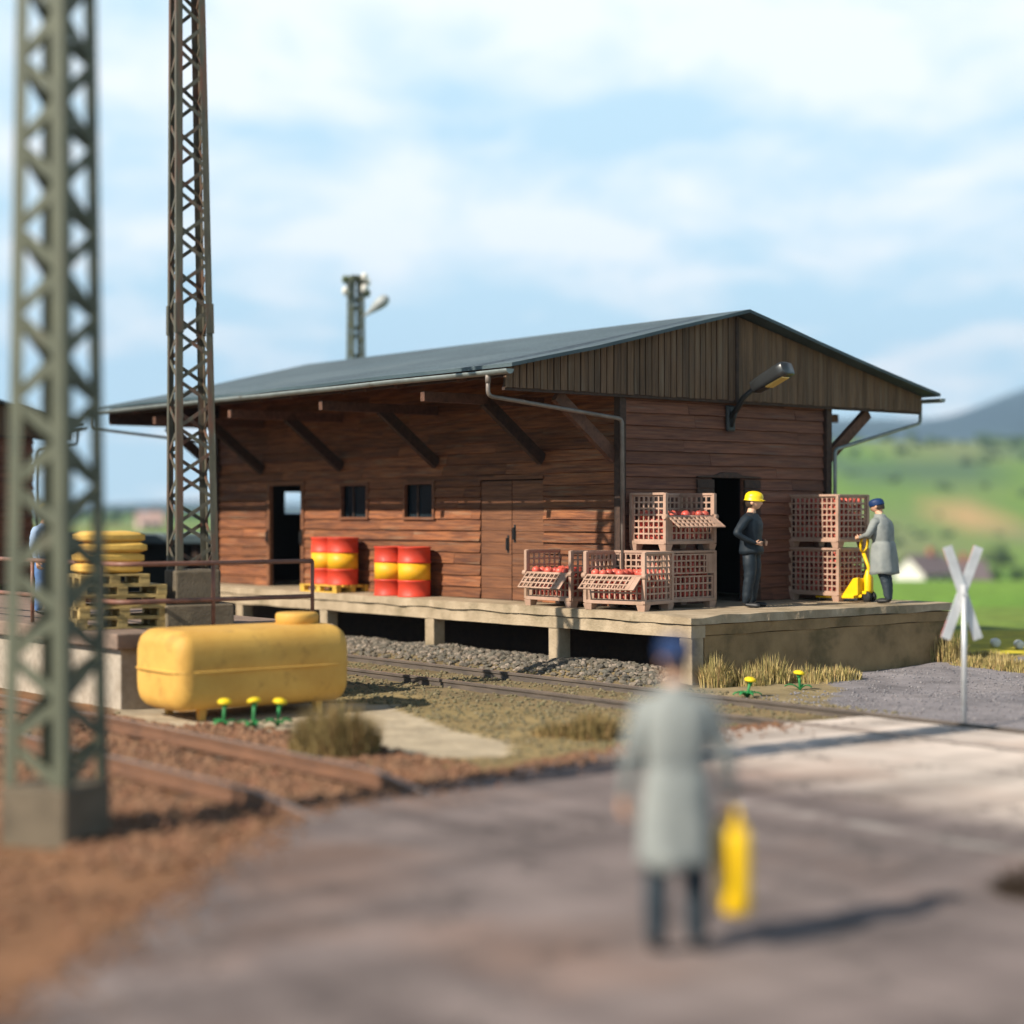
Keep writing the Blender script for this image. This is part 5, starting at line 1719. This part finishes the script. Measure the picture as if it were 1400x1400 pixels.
# hedges and small woods far off on the slopes
def hedges():
    mb = MB()
    def clump(X, Y, r):
        z = ground_z(X, Y)
        for _ in range(4):
            c = Vector((X + R.gauss(0, r * .6), Y + R.gauss(0, r * .6), z + r * R.uniform(.3, .8)))
            q = r * R.uniform(.45, .8)
            mb.add([(c.x + v.x * q * R.uniform(.7, 1.2), c.y + v.y * q * R.uniform(.7, 1.2), c.z + v.z * q * R.uniform(.6, 1.1)) for v in ICOV], ICOF, 0, False, R.random())
    for Y0_, a0, a1, n, r in ((560, .20, .33, 26, 3.2), (640, .17, .26, 16, 3.), (760, .24, .34, 22, 3.6), (830, .19, .27, 18, 4.), (930, .26, .36, 40, 4.6), (980, .17, .24, 26, 5.), (1060, .2, .34, 46, 5.5), (1160, .18, .33, 50, 6.),
                              (420, .2, .23, 8, 2.2), (610, -.25, -.19, 22, 3.), (900, -.26, -.18, 40, 5.), (1150, -.28, -.17, 50, 6.)):
        for i in range(max(3, int(n * .3))):
            Y = Y0_ + R.gauss(0, 9) + 40 * sin(i * .3)
            clump(Y * R.uniform(a0, a1), Y, r * R.uniform(.35, .75))
    T(mb.build('hedgerows', leaf_far, fixn=False), kind='stuff')


hedges()
# two white bales in the yellow strip
for lb, px, py in (('white wrapped bale on the yellow strip, left one', 1361, 884), ('white wrapped bale on the yellow strip, right one', 1393, 887)):
    X, Y = gp(px, py)
    mb = MB(); mb.lathe([(.02, -.09), (.07, -.09), (.085, -.07), (.09, 0), (.085, .07), (.07, .09), (.02, .09)], 16, Matrix.Rotation(pi / 2, 4, 'X')); b = mb.build('wrapped_bale', porcelain)
    b.location = (X, Y, ground_z(X, Y) + .08); T(b, lb, 'bale', 'white bales')

# ------------------------------------------------------------------ air, light, sky, camera
HAZE = 0.00013
mb = MB(); mb.box(-4200, 4200, -80, 5200, -60, 480)
hz = bpy.data.materials.new('haze_air'); hz.use_nodes = True
nt = hz.node_tree; nt.nodes.remove(nt.nodes['Principled BSDF'])
pv = nn(nt, 'ShaderNodeVolumePrincipled'); pv.inputs['Color'].default_value = (.52, .74, 1.0, 1); pv.inputs['Density'].default_value = HAZE; pv.inputs['Anisotropy'].default_value = .1
nt.links.new(pv.outputs[0], nt.nodes['Material Output'].inputs['Volume'])
hb_ = mb.build('haze', hz); T(hb_, kind='stuff')

AZ, EL = radians(36), radians(36.5)
S = Vector((-cos(AZ) * cos(EL), -sin(AZ) * cos(EL), sin(EL)))
sun = bpy.data.lights.new('sun', 'SUN'); sun.energy = 5.0; sun.angle = radians(.5); sun.color = (1.0, .91, .78)
so = bpy.data.objects.new('sun', sun); COL.objects.link(so); so.rotation_euler = S.to_track_quat('Z', 'Y').to_euler()

w = bpy.data.worlds.new('World'); sc.world = w; w.use_nodes = True
nt = w.node_tree; L = nt.links
bg = nt.nodes['Background']; bg.inputs['Strength'].default_value = .055
sky = nn(nt, 'ShaderNodeTexSky', sky_type='NISHITA'); sky.sun_disc = False
sky.sun_elevation = EL; sky.sun_rotation = atan2(S.x, S.y); sky.air_density = 1.; sky.dust_density = .4; sky.ozone_density = 1.5
tc = nn(nt, 'ShaderNodeTexCoord'); sp = nn(nt, 'ShaderNodeSeparateXYZ'); L.new(tc.outputs['Generated'], sp.inputs[0])
den = nn(nt, 'ShaderNodeMath', operation='MAXIMUM'); L.new(sp.outputs['Z'], den.inputs[0]); den.inputs[1].default_value = 0
d2 = nn(nt, 'ShaderNodeMath', operation='ADD'); L.new(den.outputs[0], d2.inputs[0]); d2.inputs[1].default_value = .16
cx = nn(nt, 'ShaderNodeCombineXYZ')
for i, k in enumerate(('X', 'Y')):
    dv_ = nn(nt, 'ShaderNodeMath', operation='DIVIDE'); L.new(sp.outputs[k], dv_.inputs[0]); L.new(d2.outputs[0], dv_.inputs[1]); L.new(dv_.outputs[0], cx.inputs[i])
cn = nn(nt, 'ShaderNodeTexNoise'); cn.inputs['Scale'].default_value = 2.3; cn.inputs['Detail'].default_value = 9; cn.inputs['Roughness'].default_value = .52; cn.inputs['Distortion'].default_value = .25
mp = nn(nt, 'ShaderNodeVectorMath', operation='MULTIPLY_ADD'); L.new(cx.outputs[0], mp.inputs[0]); mp.inputs[1].default_value = (1, .8, 1); mp.inputs[2].default_value = (3.1, 1.7, 0)
L.new(mp.outputs[0], cn.inputs['Vector'])
el_ = nn(nt, 'ShaderNodeMath', operation='MULTIPLY_ADD'); L.new(sp.outputs['Z'], el_.inputs[0]); el_.inputs[1].default_value = .5; L.new(cn.outputs['Fac'], el_.inputs[2])
msk = ramp(nt, el_.outputs[0], .51, .69, 0, .97)
# the cloud bank stands over the valley ahead; overhead and behind the sky is clear
fr1 = ramp(nt, sp.outputs['Y'], .25, .75); fr2 = ramp(nt, sp.outputs['Z'], .75, .40)
for f_ in (fr1, fr2):
    mu = nn(nt, 'ShaderNodeMath', operation='MULTIPLY'); L.new(msk, mu.inputs[0]); L.new(f_, mu.inputs[1]); msk = mu.outputs[0]
lowb = ramp(nt, sp.outputs['Z'], .60, .30, .0, .88)
bot = mixrgb(nt, lowb, sky.outputs[0], (9.0, 12.8, 15.2))
col = mixrgb(nt, msk, bot, (14.1, 14.9, 15.4))
L.new(col, bg.inputs['Color'])

cam = bpy.data.cameras.new('camera'); co = bpy.data.objects.new('camera', cam); COL.objects.link(co)
co.location = (0, 0, 2.5); co.rotation_euler = (pi / 2, 0, 0)
cam.sensor_width = 36; cam.sensor_fit = 'HORIZONTAL'; cam.lens = 36 * 2366 / 1400
cam.shift_y = 4 / 1400
cam.clip_start = .1; cam.clip_end = 20000
cam.dof.use_dof = True; cam.dof.focus_distance = 26.5; cam.dof.aperture_fstop = .285; cam.dof.aperture_blades = 0
sc.camera = co
sc.view_settings.view_transform = 'Standard'; sc.view_settings.look = 'None'; sc.view_settings.gamma = 1; sc.view_settings.exposure = .5
sc.cycles.volume_bounces = 0
sc.cycles.max_bounces = 6
